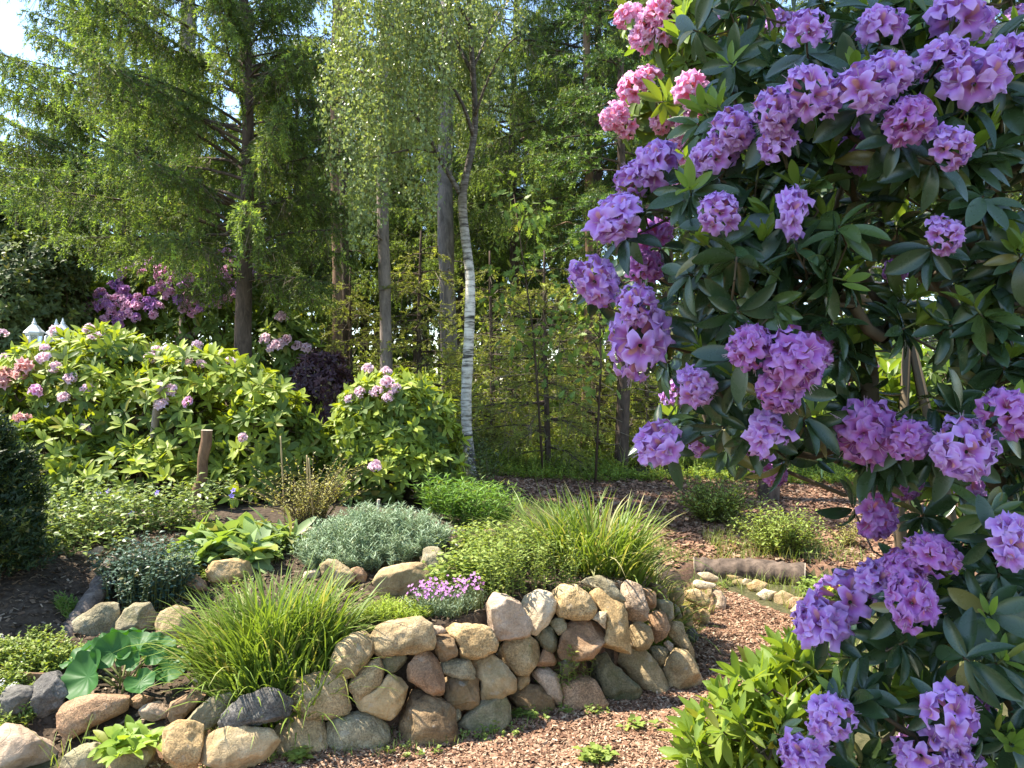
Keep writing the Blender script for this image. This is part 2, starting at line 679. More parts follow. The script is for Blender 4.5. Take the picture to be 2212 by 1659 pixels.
def sheet(name, sel, mats, matidx):
    q = quads[sel]
    used, inv = np.unique(q, return_inverse=True)
    g = Geo()
    g.add(GV[used], inv.reshape(-1, 4), matidx)
    o = g.build(name, mats, None, True)
    return tag(o, kind="structure")


selp = qz == 1
sheet("path", selp, [M_PATH], 0)
selm = qz == 2
sheet("mulch_bed", selm, [M_MULCH], 0)
selg = ~(selp | selm)
sheet("ground", selg, [M_SOIL, M_WOODF, M_VERGE], np.where(qz[selg] == 3, 1, np.where(qz[selg] == 4, 2, 0)).astype(np.int32))

# ------------------------------------------------------------------ stones
SM = {
    't': stone_mat("tan stone", (.39, .285, .15), (.23, .16, .08), (.54, .42, .25)),
    'o': stone_mat("ochre stone", (.47, .325, .155), (.29, .19, .085), (.61, .46, .27), moss_amt=.15),
    'r': stone_mat("red stone", (.36, .22, .125), (.22, .13, .075), (.47, .315, .20), moss_amt=.2),
    'b': stone_mat("brown stone", (.235, .155, .08), (.125, .08, .043), (.36, .25, .14), moss_amt=.2),
    'g': stone_mat("green grey stone", (.29, .245, .15), (.16, .135, .08), (.43, .375, .245), moss_amt=.45),
    'd': stone_mat("dark green stone", (.165, .145, .083), (.083, .075, .043), (.26, .235, .145), moss_amt=.5),
    'k': stone_mat("dark grey stone", (.14, .13, .115), (.07, .065, .058), (.235, .22, .20), moss_amt=.1),
    'c': stone_mat("cream stone", (.60, .48, .32), (.42, .32, .19), (.72, .62, .46), moss_amt=.08),
    'p': stone_mat("pinkish grey stone", (.45, .33, .225), (.28, .195, .13), (.57, .445, .33), moss_amt=.12),
}


def ico(sub):
    import bmesh
    bm = bmesh.new()
    bmesh.ops.create_icosphere(bm, subdivisions=sub, radius=1.0)
    v = np.array([x.co[:] for x in bm.verts])
    f = np.array([[x.index for x in q.verts] for q in bm.faces])
    bm.free()
    return v, f


ICO5, ICO4 = ico(5), ico(4)


def make_stone(poly, d, mat, label, seed, group, rough=1.0, thick=0.85, round_=0.68, big=False, name="stone", grow=1.03):
    poly = np.asarray(poly, float)
    # area centroid
    x0, y0 = poly[:, 0], poly[:, 1]
    x1, y1 = np.roll(x0, -1), np.roll(y0, -1)
    cr = x0 * y1 - x1 * y0
    A = cr.sum() / 2
    c = np.array([((x0 + x1) * cr).sum(), ((y0 + y1) * cr).sum()]) / (6 * A)
    C = at(c[0], c[1], d)
    view = nrm(C - np.array([0, 0, EYE]))
    right = nrm(np.cross(view, [0, 0, 1]))
    up = np.cross(right, view)
    k = np.linalg.norm(C - np.array([0, 0, EYE])) / FOC * (d / np.linalg.norm(C - np.array([0, 0, EYE]))) * 1.0
    k = d / FOC
    rel = (poly - c) * np.array([1, -1]) * k
    # radius by angle
    th = np.linspace(0, 2 * np.pi, 181)
    rr = np.zeros(181)
    for i, t in enumerate(th):
        u = np.array([math.cos(t), math.sin(t)])
        best = 0
        for a, b in zip(rel, np.roll(rel, -1, 0)):
            e = b - a
            den = u[0] * e[1] - u[1] * e[0]
            if abs(den) < 1e-12:
                continue
            s = (a[0] * e[1] - a[1] * e[0]) / den
            q = (a[0] * u[1] - a[1] * u[0]) / den
            if s > 0 and -1e-6 <= q <= 1 + 1e-6:
                best = max(best, s)
        rr[i] = best
    ker = np.array([1, 2, 3, 2, 1.0])
    ker /= ker.sum()
    ext = np.concatenate([rr[-5:-1], rr, rr[1:5]])
    rr = np.convolve(ext, ker, 'same')[4:-4] * grow
    v, f = ICO5 if big else ICO4
    ang = np.mod(np.arctan2(v[:, 1], v[:, 0]), 2 * np.pi)
    rho = np.hypot(v[:, 0], v[:, 1])
    rad = np.interp(ang, th, rr)
    mean = rr.mean()
    b = thick * np.percentile(rr, 30)
    s = rho ** round_
    dep = np.sign(v[:, 2]) * np.abs(v[:, 2]) ** 0.8 * b
    P = np.stack([np.cos(ang) * rad * s, np.sin(ang) * rad * s, dep], -1)
    r = R(seed)
    # chiselled facets towards the viewer and the sky
    nf, lo_ = (9, .64) if mat in 'bdrpk' else (6, .72)
    for _ in range(nf):
        nv = nrm(r.normal(size=3) * np.array([0.8, 0.8, 0.5]) + np.array([0, 0.1, 0.75]))
        off = (P @ nv).max() * r.uniform(lo_, 0.95)
        over = np.maximum(P @ nv - off, 0)
        P = P - nv * (over * 0.92)[:, None]
    n3 = nrm(P / np.array([mean, mean, b]))
    q = P / mean
    P = P + n3 * (mean * rough * (0.06 * fbm(q * 1.4 + seed * 3.7, seed, 3) + 0.03 * fbm(q * 4.5 + seed, seed + 50, 4, .6)))[:, None]
    W = P[:, 0:1] * right + P[:, 1:2] * up - P[:, 2:3] * view
    g = Geo()
    g.add(W, f)
    o = g.build(name, [SM[mat]], None, True)
    o.location = Vector(C + view * b * 0.0)
    return tag(o, label, "stone", group)


CROP = {'A': (0, 1106), 'B': (576, 1106), 'C': (1080, 1106)}
GW, GU, GK, GB = "stones of the dry stone wall", "stones of the upper bed edge", "kerb stones along the path", "stones edging the lower bed"
WD = np.array(WALL_D)


def wall_d(px, py):
    d0 = np.interp(px, WD[:, 0], WD[:, 1])
    z = EYE - (py - 829.5) / FOC * d0
    return d0 + 0.04 + 0.22 * max(z, 0)


def ray_ground(px, py, guess):
    """distance at which the sight line through (px, py) meets the terrain, nearest to a guess"""
    ds = np.linspace(max(guess - 1.2, 2.4), guess + 2.0, 200)
    P = np.stack([(px - 1106) / FOC * ds, ds, EYE - (py - 829.5) / FOC * ds], -1)
    h = P[:, 2] - Hz(P[:, 0], P[:, 1])
    k = np.where((h[:-1] > 0) & (h[1:] <= 0))[0]
    return float(ds[k[np.argmin(np.abs(ds[k] - guess))]]) if len(k) else guess


STONES = """
A|1300,1500 1340,1420 1450,1395 1600,1410 1740,1440 1790,1520 1760,1600 1640,1650 1480,1640 1340,1590|t|3.18|W|large rounded tan boulder directly under the flat dark slate
B|50,1420 130,1320 220,1300 320,1340 400,1450 400,1530 330,1590 200,1600 90,1560|t||W|rounded brown-grey boulder below the big speckled oval stone at the wall foot
B|390,1370 480,1320 600,1300 700,1340 780,1420 785,1500 720,1550 560,1580 430,1560 405,1480|g||W|wide grey-green boulder at the wall foot left of the dark reddish block
B|850,1400 880,1270 930,1170 1000,1150 1110,1180 1200,1290 1215,1400 1220,1480 1100,1510 930,1510 850,1480|b||W|big rough dark reddish-brown block standing on the path at the wall foot
B|1220,1400 1290,1320 1370,1250 1420,1205 1530,1215 1590,1290 1580,1350 1510,1410 1380,1440 1250,1450|g||W|low grey-green angular boulder right of the dark reddish block at the wall foot
B|1200,1290 1240,1275 1260,1300 1255,1340 1215,1360|g||W|tiny grey pebble wedged between the dark reddish block and the grey-green boulder
B|1585,1320 1640,1297 1710,1335 1700,1370 1620,1395 1585,1370|g||W|small grey cobble on the ground below the hollowed brown wedge stone
B|1560,1210 1620,1160 1700,1125 1780,1130 1830,1190 1900,1330 1850,1370 1740,1380 1700,1330 1650,1270|b||W|brown wedge-shaped stone with a hollow broken face at the wall foot
B|1715,1060 1780,1010 1860,1008 1900,1060 1918,1170 1890,1275 1850,1230 1790,1130|p||W|smooth pinkish upright stone shaped like a drop beside the hollowed wedge
C|400,1290 405,1100 460,1060 530,1045 620,1110 690,1230 640,1310 520,1325|r||W|broad reddish speckled slab leaning at the wall foot left of the dark green slab
C|510,1020 600,960 690,920 740,990 860,1090 915,1150 870,1200 740,1240 690,1200 620,1090|d||W|long dark green slab slanting down to the path
C|740,950 830,910 930,903 1000,970 1080,1080 1105,1150 1050,1185 930,1180 900,1130 820,1050|t||W|olive-brown boulder between the dark green slab and the large end boulder
C|1060,1040 1090,960 1140,900 1210,910 1260,980 1300,1080 1290,1120 1200,1160 1090,1130|t|4.12|W|large tan end boulder at the wall corner where the path bends
C|960,880 1030,870 1090,885 1075,960 1050,1030 990,970|g|4.22|W|small squarish grey-green stone above the large corner boulder
C|1060,850 1090,830 1125,860 1110,905 1080,890|p|4.24|W|tiny pinkish pebble in a gap near the wall corner
B|150,1130 220,1070 350,1045 470,1070 550,1150 555,1240 510,1310 400,1330 260,1310 180,1240|t||W|big speckled oval stone beside the dark slate and under the grass clump
B|525,1090 620,1000 730,960 765,1020 740,1120 650,1180 570,1210|t||W|oblong brown stone tilted diagonally right of the big speckled oval
B|565,1215 650,1180 750,1110 790,1063 870,1090 915,1150 880,1240 800,1335 720,1310 620,1270|o||W|ochre stone with a pointed left end above the wide grey-green boulder
B|860,1050 920,970 1000,905 1060,900 1120,980 1150,1080 1145,1225 1080,1180 960,1110|r||W|rounded orange-brown stone above the dark reddish block
B|1155,1080 1250,1085 1380,1085 1380,1240 1290,1265 1160,1265|b||W|square dark brown block with a flat face in the middle of the wall
B|1125,975 1200,950 1310,965 1350,1020 1345,1080 1250,1080 1150,1040|g||W|flat grey stone lying on the square dark brown block
B|1330,960 1460,937 1530,980 1610,1080 1610,1150 1520,1195 1390,1210 1385,1090 1350,1060|t||W|large mossy yellow-brown stone right of the square dark block
B|1610,1060 1690,1040 1705,1090 1690,1130 1640,1150 1615,1110|t||W|small tan stone wedged left of the smooth pinkish drop-shaped stone
B|1895,960 2035,955 2010,1000 1960,1050 1910,1075|d||W|small dark triangular stone left of the top of the dark green slab
B|1740,995 1800,885 1885,930 1885,990 1800,1000|r||W|small reddish triangular stone below the dark grey-green wedge
B|410,960 460,860 560,790 640,780 690,850 680,930 620,990 570,1050 490,1068 420,1020|t||W|mossy tan stone half behind the edge of the big grass clump
B|720,960 740,930 900,925 915,955 870,1020 800,1045 755,1010|d||W|small flat grey-green stone under the long sunlit top stone
B|665,800 720,740 860,690 990,695 1060,740 1085,830 1070,890 950,915 760,930 700,890|t||W|long flat-topped tan stone on the wall top beside the light green mat plant
B|1080,830 1110,790 1190,790 1250,870 1230,930 1130,960 1090,920|b||W|dark angular brown stone between the two long top stones
B|1055,735 1130,740 1170,780 1110,790 1080,800|p|3.62|W|small pale stone behind the joint of the two long top stones
B|1150,760 1220,730 1360,735 1450,770 1495,850 1480,900 1400,940 1260,945 1255,870 1200,800|o||W|smooth yellow loaf-shaped stone on the wall top under the pink flowers
B|1490,880 1530,840 1690,808 1740,840 1785,905 1760,970 1690,1045 1620,1040 1510,950|t||W|rounded speckled brown stone right below the big pinkish top stone
B|1720,790 1790,735 1860,750 1885,810 1870,880 1850,905 1780,870|d||W|dark grey-green wedge in the upper wall below the cream stone
B|1830,720 1870,690 1920,690 1955,740 1930,780 1890,795|g||W|small grey cobble under the bright angular tan top stone
B|1895,900 1920,790 1980,710 2130,710 2190,760 2185,850 2110,935 2000,950 1900,940|r||W|large orange-brown speckled block in the upper wall left of the tall upright stone
B|1395,660 1420,600 1480,540 1560,535 1640,600 1715,725 1690,790 1620,810 1500,820 1430,770|p||W|big pinkish-grey stone on the wall top right of the pink flowers
B|1640,610 1670,555 1760,515 1840,540 1870,590 1860,640 1820,720 1740,795 1690,800 1660,720|c||W|pale cream stone on the wall top leaning on the big pinkish-grey one
B|1850,520 1920,485 2000,475 2080,530 2135,620 2100,680 2000,690 1900,680 1870,640|o||W|bright angular tan stone on the wall top right of the cream stone
C|520,470 580,430 650,418 720,450 810,560 800,575 720,560 620,490|g|4.0|W|long grey stone slanting over the wall top below the big grass clump
C|545,500 640,495 740,570 800,600 825,720 850,860 830,910 770,930 640,905 690,790 680,680 620,600|o|3.95|W|tall upright orange-tan stone in the upper wall
C|590,690 640,650 690,650 680,760 640,715|c|3.9|W|small white-topped stone beside the tall upright orange-tan stone
C|760,480 830,450 890,450 920,500 955,620 950,690 890,710 820,690 810,590|p|4.12|W|pale pinkish upright stone with a ridge right of the tall orange-tan stone
C|700,445 770,445 810,460 770,480 735,480|p|4.3|W|small pinkish stone behind the slanting grey top stone
C|830,730 900,710 970,750 995,820 960,880 890,895 850,870|t|4.1|W|rounded olive-tan stone right of the tall upright orange-tan stone
C|960,680 1010,645 1070,660 1100,740 1070,810 1020,855 980,800|r|4.25|W|reddish angular stone in the upper wall near the corner
C|920,500 970,490 1010,530 1010,600 990,640 955,640 945,570|r|4.3|W|small rounded reddish stone right of the pale ridged upright stone
C|920,470 1000,450 1080,490 1095,560 1040,570 1010,540|b|4.5|W|grey-brown top stone half under the yellowish grass tuft
C|1010,580 1060,565 1120,590 1125,690 1100,720 1060,660 1015,640|g|4.35|W|grey stone with a white streak at the upper wall corner
C|1090,510 1150,480 1195,530 1190,580 1160,610 1110,590|o|4.75|W|round yellow stone at the wall top where it turns back
C|1130,600 1160,620 1180,680 1130,700|g|4.6|W|tiny grey chip under the round yellow stone
C|1165,620 1200,605 1240,650 1250,740 1210,740 1180,700|t|4.85|W|upright tan stone low in the receding part of the wall
C|1090,730 1180,710 1200,780 1250,880 1250,940 1180,890 1100,810|t|4.3|W|olive-tan stone on top of the large corner boulder
C|1205,730 1240,745 1285,790 1280,850 1250,860 1210,800|k|4.75|W|dark grey stone on the ground just behind the wall corner
C|1200,520 1270,500 1340,530 1360,580 1330,620 1270,600 1210,570|o|5.05|W|wide golden stone in the receding part of the wall
C|1230,600 1270,600 1295,670 1280,700 1250,690|r|5.05|W|small reddish upright stone below the wide golden stone
C|1290,640 1330,620 1360,660 1350,720 1310,730|o|5.1|W|small golden round stone on the path edge of the receding wall
C|1355,580 1385,570 1390,650 1365,700 1355,650|r|5.3|W|narrow brown stone squeezed in near the far wall end
C|1375,510 1430,510 1460,560 1468,640 1440,670 1390,640|p|5.4|W|pinkish upright stone closing the far end of the wall
C|1280,400 1350,390 1415,420 1400,450 1330,450|c|5.75|W|flat pale slab on top of the far wall end
C|1240,440 1330,450 1400,460 1380,500 1280,500|c|5.45|W|pale stone under the flat slab at the far wall end
C|1340,500 1370,500 1380,540 1350,560|t|5.4|W|tiny tan stone below the pale stones at the far wall end
A|400,1220 470,1200 700,1190 790,1200 850,1260 830,1310 600,1380 470,1440 410,1370|r|3.42|B|long reddish log-shaped stone between the big round leaves and the yellow-green rosette
A|830,1220 900,1178 1000,1220 960,1260 870,1275|r|3.55|B|small pink stone behind the right end of the long reddish stone
A|910,1270 960,1235 1040,1235 1090,1300 1100,1350 1020,1360 930,1320|p|3.42|B|small rounded greyish-pink stone behind the yellow-green rosette plant
A|1070,1240 1200,1190 1320,1175 1335,1200 1250,1280 1170,1350 1110,1340|r|3.45|B|smooth red-brown stone pointing up to the grass clump
A|1210,1330 1260,1270 1370,1200 1530,1150 1560,1190 1480,1260 1430,1360 1330,1410 1230,1380|g|3.38|B|flat mossy grey-green slab left of the dark slate
A|1380,1410 1480,1260 1570,1190 1700,1160 1880,1180 1915,1290 1870,1350 1700,1380 1560,1390 1440,1420|k|3.25|B|flat blackish slate slab on the tan boulder
A|1075,1400 1150,1365 1220,1370 1310,1410 1310,1580 1290,1650 1130,1650 1070,1560|o|3.15|B|upright yellowish sunlit stone right of the yellow-green rosette
A|700,1600 740,1550 830,1500 910,1505 980,1560 990,1640 950,1700 760,1700|t|3.05|B|round tan stone below the yellow-green rosette at the picture edge
A|410,1620 430,1560 520,1510 620,1520 670,1560 690,1680 420,1690|g|3.05|B|greenish flat stone between the round tan stone and the rough corner boulder
A|-60,1450 60,1370 130,1410 240,1480 390,1580 370,1700 -60,1700|p|2.95|B|big rough pale boulder in the bottom left corner
A|210,1130 270,1060 380,1030 440,1100 480,1190 400,1220 390,1330 260,1300 215,1220|k|3.55|B|dark grey rough boulder left of the big round leaves
A|0,1200 60,1130 140,1120 215,1170 215,1260 130,1330 40,1340|k|3.5|B|round dark grey stone under the white-flowered groundcover
A|440,780 500,690 620,610 720,580 755,620 760,760 740,800 560,830 450,830|g|4.15|U|slanted grey-brown slab at the lower end of the half-buried log
A|770,700 820,630 880,595 960,600 1010,690 990,770 880,780 775,760|g|4.1|U|domed grey-green stone below the dark blue-green bushlet
A|1015,700 1060,640 1140,610 1220,640 1270,720 1260,790 1180,840 1080,830 1025,780|t|4.05|U|round tan boulder left of the long grass, below the dark bushlet
A|1140,870 1200,850 1250,870 1250,900 1180,910|p|4.0|U|small pale cobble right above the big round leaves
A|1250,880 1310,860 1370,880 1380,920 1290,940|p|3.95|U|small pinkish cobble at the left foot of the grass clump
A|1290,990 1370,930 1400,1020 1360,1090 1260,1090|c|3.75|U|pale stone half hidden by the left side of the grass clump
A|1340,370 1400,315 1520,305 1610,330 1650,380 1630,430 1480,460 1380,440|o|4.4|U|orange-tan boulder behind the long grass clump
B|350,340 400,305 460,320 560,400 570,480 480,520 370,420|t|4.4|U|brown rounded boulder behind the right part of the long grass
B|230,390 330,370 360,400 350,430 240,430|c|4.4|U|low pale stone just behind the grass blades
B|690,450 760,360 900,340 1010,340 1080,390 1120,470 1080,530 900,545 760,530|t|4.3|U|wide brown boulder under the silvery cushion plant
B|1020,240 1100,220 1160,290 1175,400 1120,450 1060,360 1000,330|g|4.5|U|grey-green boulder at the right end of the silvery cushion plant
B|990,290 1030,280 1055,310 1040,345 1000,330|t|4.35|U|small tan stone tucked under the silvery cushion plant
B|540,370 600,350 650,400 640,460 570,450|r|4.4|U|small dark reddish stone left of the wide brown boulder
B|80,120 200,85 225,130 230,180 150,185|p|5.2|U|pointed pinkish stone in front of the thin canes
B|225,130 280,98 330,110 350,150 300,170 235,170|c|5.15|U|rounded pale stone right of the pointed pinkish stone by the canes
B|345,110 370,80 400,90 410,130 360,140|p|5.25|U|small greyish-pink stone at the back left of the silvery cushion plant
B|1400,120 1440,105 1490,125 1480,160 1410,160|t|5.0|U|small tan stone in the greenery left of the tallest grass clump
A|480,280 560,260 640,225 700,240 690,265 600,280 520,300|p|4.9|U|flat stone in the soil below the blue-flowered creeper
A|1250,145 1290,115 1350,105 1380,130 1300,150|c|5.2|U|small pale stone behind the large grey-green leaves
A|1200,400 1260,385 1330,460 1350,540 1290,530 1210,460|r|4.35|U|slanted reddish-brown stone right of the dark bushlet
C|1440,405 1500,385 1560,400 1580,430 1510,450|o|5.85|K|flat ochre kerb stone nearest the log step
C|1510,445 1560,435 1590,450 1560,485 1520,470|t|5.7|K|small dark kerb stone second from the log step
C|1550,470 1590,435 1640,445 1600,490|p|5.65|K|small slanted kerb stone third from the log step
C|1605,480 1660,445 1720,460 1740,500 1690,525 1630,510|o|5.5|K|yellowish kerb stone fourth from the log step
C|1675,540 1720,505 1790,520 1780,560 1720,580|c|5.3|K|pale cream kerb stone fifth from the log step
C|1770,560 1830,515 1890,540 1910,580 1850,610 1790,600|t|5.2|K|largest grey-tan kerb stone in the kerb row
C|1855,600 1900,560 1960,560 1970,600 1910,640 1870,630|r|5.05|K|small bright orange kerb stone
C|1890,640 1920,600 1970,610 1960,650 1910,660|p|4.95|K|small pinkish-white kerb stone behind the orange one
C|1905,680 1950,620 2020,620 2010,690 1940,730|c|4.8|K|cream kerb stone touching the purple flowers
C|1975,860 2030,830 2070,860 2050,900 1990,895|p|4.2|K|pinkish kerb stone peeping out between the shrub leaves
"""
for i, line in enumerate(STONES.strip().splitlines()):
    cr, pts, mt, d, gk, lab = line.split("|")
    ox, oy = CROP[cr]
    poly = np.array([[float(v) for v in p.split(",")] for p in pts.split()]) / 3.0 + np.array([ox, oy])
    cxy = poly.mean(0)
    dd = float(d) if d else wall_d(cxy[0], cxy[1])
    size = (poly.max(0) - poly.min(0)).max()
    if gk != 'W' and "slate" not in lab and "upright yellowish" not in lab:
        dd = ray_ground(cxy[0], poly[:, 1].max() - 0.22 * (poly[:, 1].max() - poly[:, 1].min()), dd)
    slate = "slate" in lab or "slab" in lab
    make_stone(poly, dd, mt, lab, 100 + i, {'W': GW, 'U': GU, 'K': GK, 'B': GB}[gk],
               rough=1.5 if mt in "bkd" else 1.0, thick=0.55 if slate else (0.8 if gk == 'W' else 0.9),
               round_=0.62 if mt in "bdr" else 0.72, big=size > 55, grow={'W': 1.075, 'K': 1.2}.get(gk, 1.05))
# ------------------------------------------------------------------ plant materials
BR_BIRCH = None
M_BARK = bark_mat("spruce bark", (.035, .025, .018), (.14, .10, .075))
M_BARKG = bark_mat("grey pine bark", (.13, .105, .09), (.38, .31, .27), 10, 0.3)
M_BARKO = bark_mat("orange pine bark", (.12, .07, .04), (.34, .22, .14), 10, 0.3)
M_TWIG = plain_mat("twig", (.085, .06, .04), 0.85, 0.15)
M_DEAD = plain_mat("dry twig", (.24, .20, .14), 0.9, 0.1)
M_NEEDLE = leaf_mat("spruce needles", (.060, .098, .036), (.15, .20, .068), (.34, .47, .095), 0.55, 0.42, 0.3, var=0.8)
M_NEEDLE2 = leaf_mat("fir needles", (.045, .095, .034), (.10, .17, .05), (.27, .42, .07), 0.5, 0.25, 0.3, var=0.8)
M_NEEDLE3 = leaf_mat("olive young spruce needles", (.16, .19, .045), (.32, .34, .09), (.48, .54, .11), 0.55, 0.42, 0.3, var=1.5)
M_YEW = leaf_mat("yew needles", (.012, .026, .010), (.03, .055, .018), (.10, .12, .02), 0.5, 0.2, 0.3)


def shoot_tmpl(r, n=9, L=1.0, nl=0.36, w=0.15):
    """a needle-covered shoot along +y"""
    v, f = [], []
    for i in range(n):
        t = 0.05 + 0.95 * i / (n - 1)
        a = i * 2.4 + r.uniform(-.4, .4)
        lean = 0.75 if i < n - 1 else 1.6
        d = nrm(np.array([math.cos(a), lean, math.sin(a)]))
        s = nrm(np.cross(d, [0.2, 1, 0.3]))
        p = np.array([0, t * L * 0.85, 0])
        k = len(v)
        v += [p - s * w / 2, p + s * w / 2, p + d * nl]
        f.append((k, k + 1, k + 2))
    return np.array(v), np.array(f)


SHOOTS = [shoot_tmpl(R(s)) for s in range(3)]


def spruce_parts(seed, H, z0, Lmax, step=0.42, per=6, rise=(0.55, 0.05), twig_gap=0.075, hang=0.7, shoot=0.11, dead=1.0, sparse=1.0, trunk_r=0.14, tip_p=0.35, east=0.0):
    """trunk with limbs, and crown of hanging twigs, standing at the origin"""
    r = R(seed)
    tr, cr = Geo(), Geo()
    zs = np.linspace(-0.3, H, 14)
    wob = np.stack([0.03 * np.sin(zs * 1.1 + seed), 0.03 * np.cos(zs * 0.9 + seed), zs], -1)
    tr.tube(wob, trunk_r * (1 - 0.93 * np.clip(zs / H, 0, 1)) + 0.01, 10)
    z = z0
    P, D, UP, SC, TI = [], [], [], [], []
    tw0, tw1, twm, twr = [], [], [], []
    dd0, dd1, ddm = [], [], []
    while z < H - 0.3:
        fz = (z - z0) / (H - z0)
        Lz = Lmax * (1 - fz) ** 0.6 * (0.75 + 0.25 * min(1, fz * 5))
        a0 = r.uniform(0, 6.28)
        for k in range(per):
            if r.rand() > sparse:
                continue
            a = a0 + k * 6.283 / per + r.uniform(-.35, .35)
            L = max(0.3, Lz * r.uniform(0.7, 1.12) * (1 - east * max(0, math.cos(a))))
            zb = z + r.uniform(-.18, .18)
            s = np.linspace(0, 1, 9)
            ri = rise[0] + (rise[1] - rise[0]) * (1 - fz) + r.uniform(-.12, .12)
            rad = L * s * math.cos(ri * 0.8)
            hz = zb + L * (math.sin(ri) * s - 0.34 * s ** 2.2 + 0.10 * s ** 5)
            ca, sa = math.cos(a), math.sin(a)
            bend = 0.10 * L * s ** 2 * r.uniform(-1, 1)
            pts = np.stack([rad * ca - bend * sa, rad * sa + bend * ca, hz], -1)
            tr.tube(pts, 0.004 + 0.022 * min(1, L / 2.2) * (1 - s), 5, 0, False)
            nt = int(L * 0.9 / twig_gap)
            for j in range(nt):
                u = 0.24 + 0.76 * (j + r.rand()) / nt
                p = np.array([np.interp(u, s, pts[:, q]) for q in range(3)])
                side = -1 if j % 2 else 1
                fwd = np.array([ca, sa, 0.05])
                sd = np.array([-sa, ca, 0]) * side
                tl = (0.16 + 0.34 * L / Lmax * (1 - u) ** 0.6) * r.uniform(.6, 1.25)
                d = nrm(fwd * r.uniform(.4, .9) + sd * r.uniform(.5, 1) + np.array([0, 0, r.uniform(-.15, .25)]))
                hg = hang * r.uniform(.35, 1.3)
                ns = max(3, int(tl * (1 + hg * .6) / 0.045))
                uu = (np.arange(ns) + r.rand(ns) * .6) / ns
                q = p + d * (tl * uu * (1 - .35 * uu * hg))[:, None] + np.array([0, 0, -1.0]) * (hg * tl * uu ** 1.7)[:, None]
                tang = nrm(d * (1 - .5 * uu * hg)[:, None] + np.array([0, 0, -1.0]) * (hg * 1.7 * uu ** .7)[:, None])
                tw0.append(p)
                twm.append(p + d * tl * .5 * (1 - .17 * hg) - np.array([0, 0, hg * tl * .31]))
                tw1.append(q[-1])
                sv = nrm(np.cross(tang, r.normal(size=3)))
                dirs = nrm(tang * 0.8 + sv * r.uniform(-1.0, 1.0, ns)[:, None] + r.normal(size=(ns, 3)) * .25)
                P.append(q)
                D.append(dirs)
                SC.append(shoot * r.uniform(.7, 1.3, ns))
                young = (r.rand(ns) < tip_p * (0.25 + 1.2 * (uu > .6)) * (0.5 + u * .7)) & (r.rand() < .75)
                TI.append(np.where(young, r.uniform(.45, 1, ns), r.uniform(0, .12, ns)))
                if r.rand() < 0.16 * dead and u < .8:
                    h = r.uniform(.15, .5)
                    n_ = r.randint(2, 6)
                    for _ in range(n_):
                        e = p + r.normal(size=3) * np.array([.14, .14, .05]) - np.array([0, 0, h * r.uniform(.4, 1)])
                        dd0.append(p)
                        ddm.append((p + e) / 2 + r.normal(size=3) * .035)
                        dd1.append(e)
        z += step * r.uniform(.75, 1.2)
    P, D, SC, TI = np.concatenate(P), np.concatenate(D), np.concatenate(SC), np.concatenate(TI)
    which = r.randint(0, len(SHOOTS), len(P))
    for w in range(len(SHOOTS)):
        m = which == w
        x, y, zz = frames(D[m], r.normal(size=(m.sum(), 3)))
        cr.inst(SHOOTS[w], P[m], x, y, zz, SC[m], 0, TI[m])
    cr.sticks(np.array(tw0), np.array(tw1), 0.0035, 0.0015, 1, 3, 0, np.array(twm))
    if dd0:
        cr.sticks(np.array(dd0), np.array(dd1), 0.0042, 0.0022, 2, 3, 0, np.array(ddm))
    return tr, cr


def spruce(name, loc, label, group, mats, **kw):
    t = thing(name, loc, label, "tree", group)
    tr, cr = spruce_parts(**kw)
    for g, n_, mm in ((tr, "trunk", [mats[0]]), (cr, "crown", [mats[1], M_TWIG, M_DEAD])):
        o = g.build(n_, mm, t, n_ == "trunk")
    return t


GT = "spruces at the wood edge"
main = spruce("spruce_tree", ground_at(530, 10.3), "large spruce with drooping twigs on the left, its dark trunk rising behind the lit shrub", GT,
              (M_BARK, M_NEEDLE), seed=3, H=8.6, z0=2.45, rise=(.85, .28), Lmax=3.7, step=0.34, per=6, twig_gap=0.055, hang=1.5, east=.5, shoot=.12, dead=2.6, trunk_r=.125)
tall = spruce("spruce_tree", ground_at(1290, 12.2), "tall spruce behind the birch with long dry hanging twigs at the top of the picture", GT,
              (M_BARK, M_NEEDLE), seed=8, H=11, z0=4.0, Lmax=2.7, step=.42, per=6, dead=2.4, hang=1.5, twig_gap=.052, trunk_r=.11, tip_p=.3)
fir = spruce("fir_tree", ground_at(1345, 10.2), "dark green fir with bright shoot tips left of the pink rhododendron", "firs",
             (M_BARK, M_NEEDLE2), seed=12, H=7.5, z0=3.3, Lmax=1.45, step=.36, per=6, hang=.35, shoot=.10, dead=.4, tip_p=.6, trunk_r=.09)
young = spruce("young_spruce", ground_at(1180, 10.3), "olive green young spruce just right of the birch trunk", "young spruces in the undergrowth",
               (M_BARK, M_NEEDLE3), seed=21, H=2.9, z0=.15, Lmax=1.25, step=.22, per=6, hang=.5, shoot=.085, dead=1.6, twig_gap=.10, sparse=.8, trunk_r=.035, rise=(.3, .05), tip_p=.3)

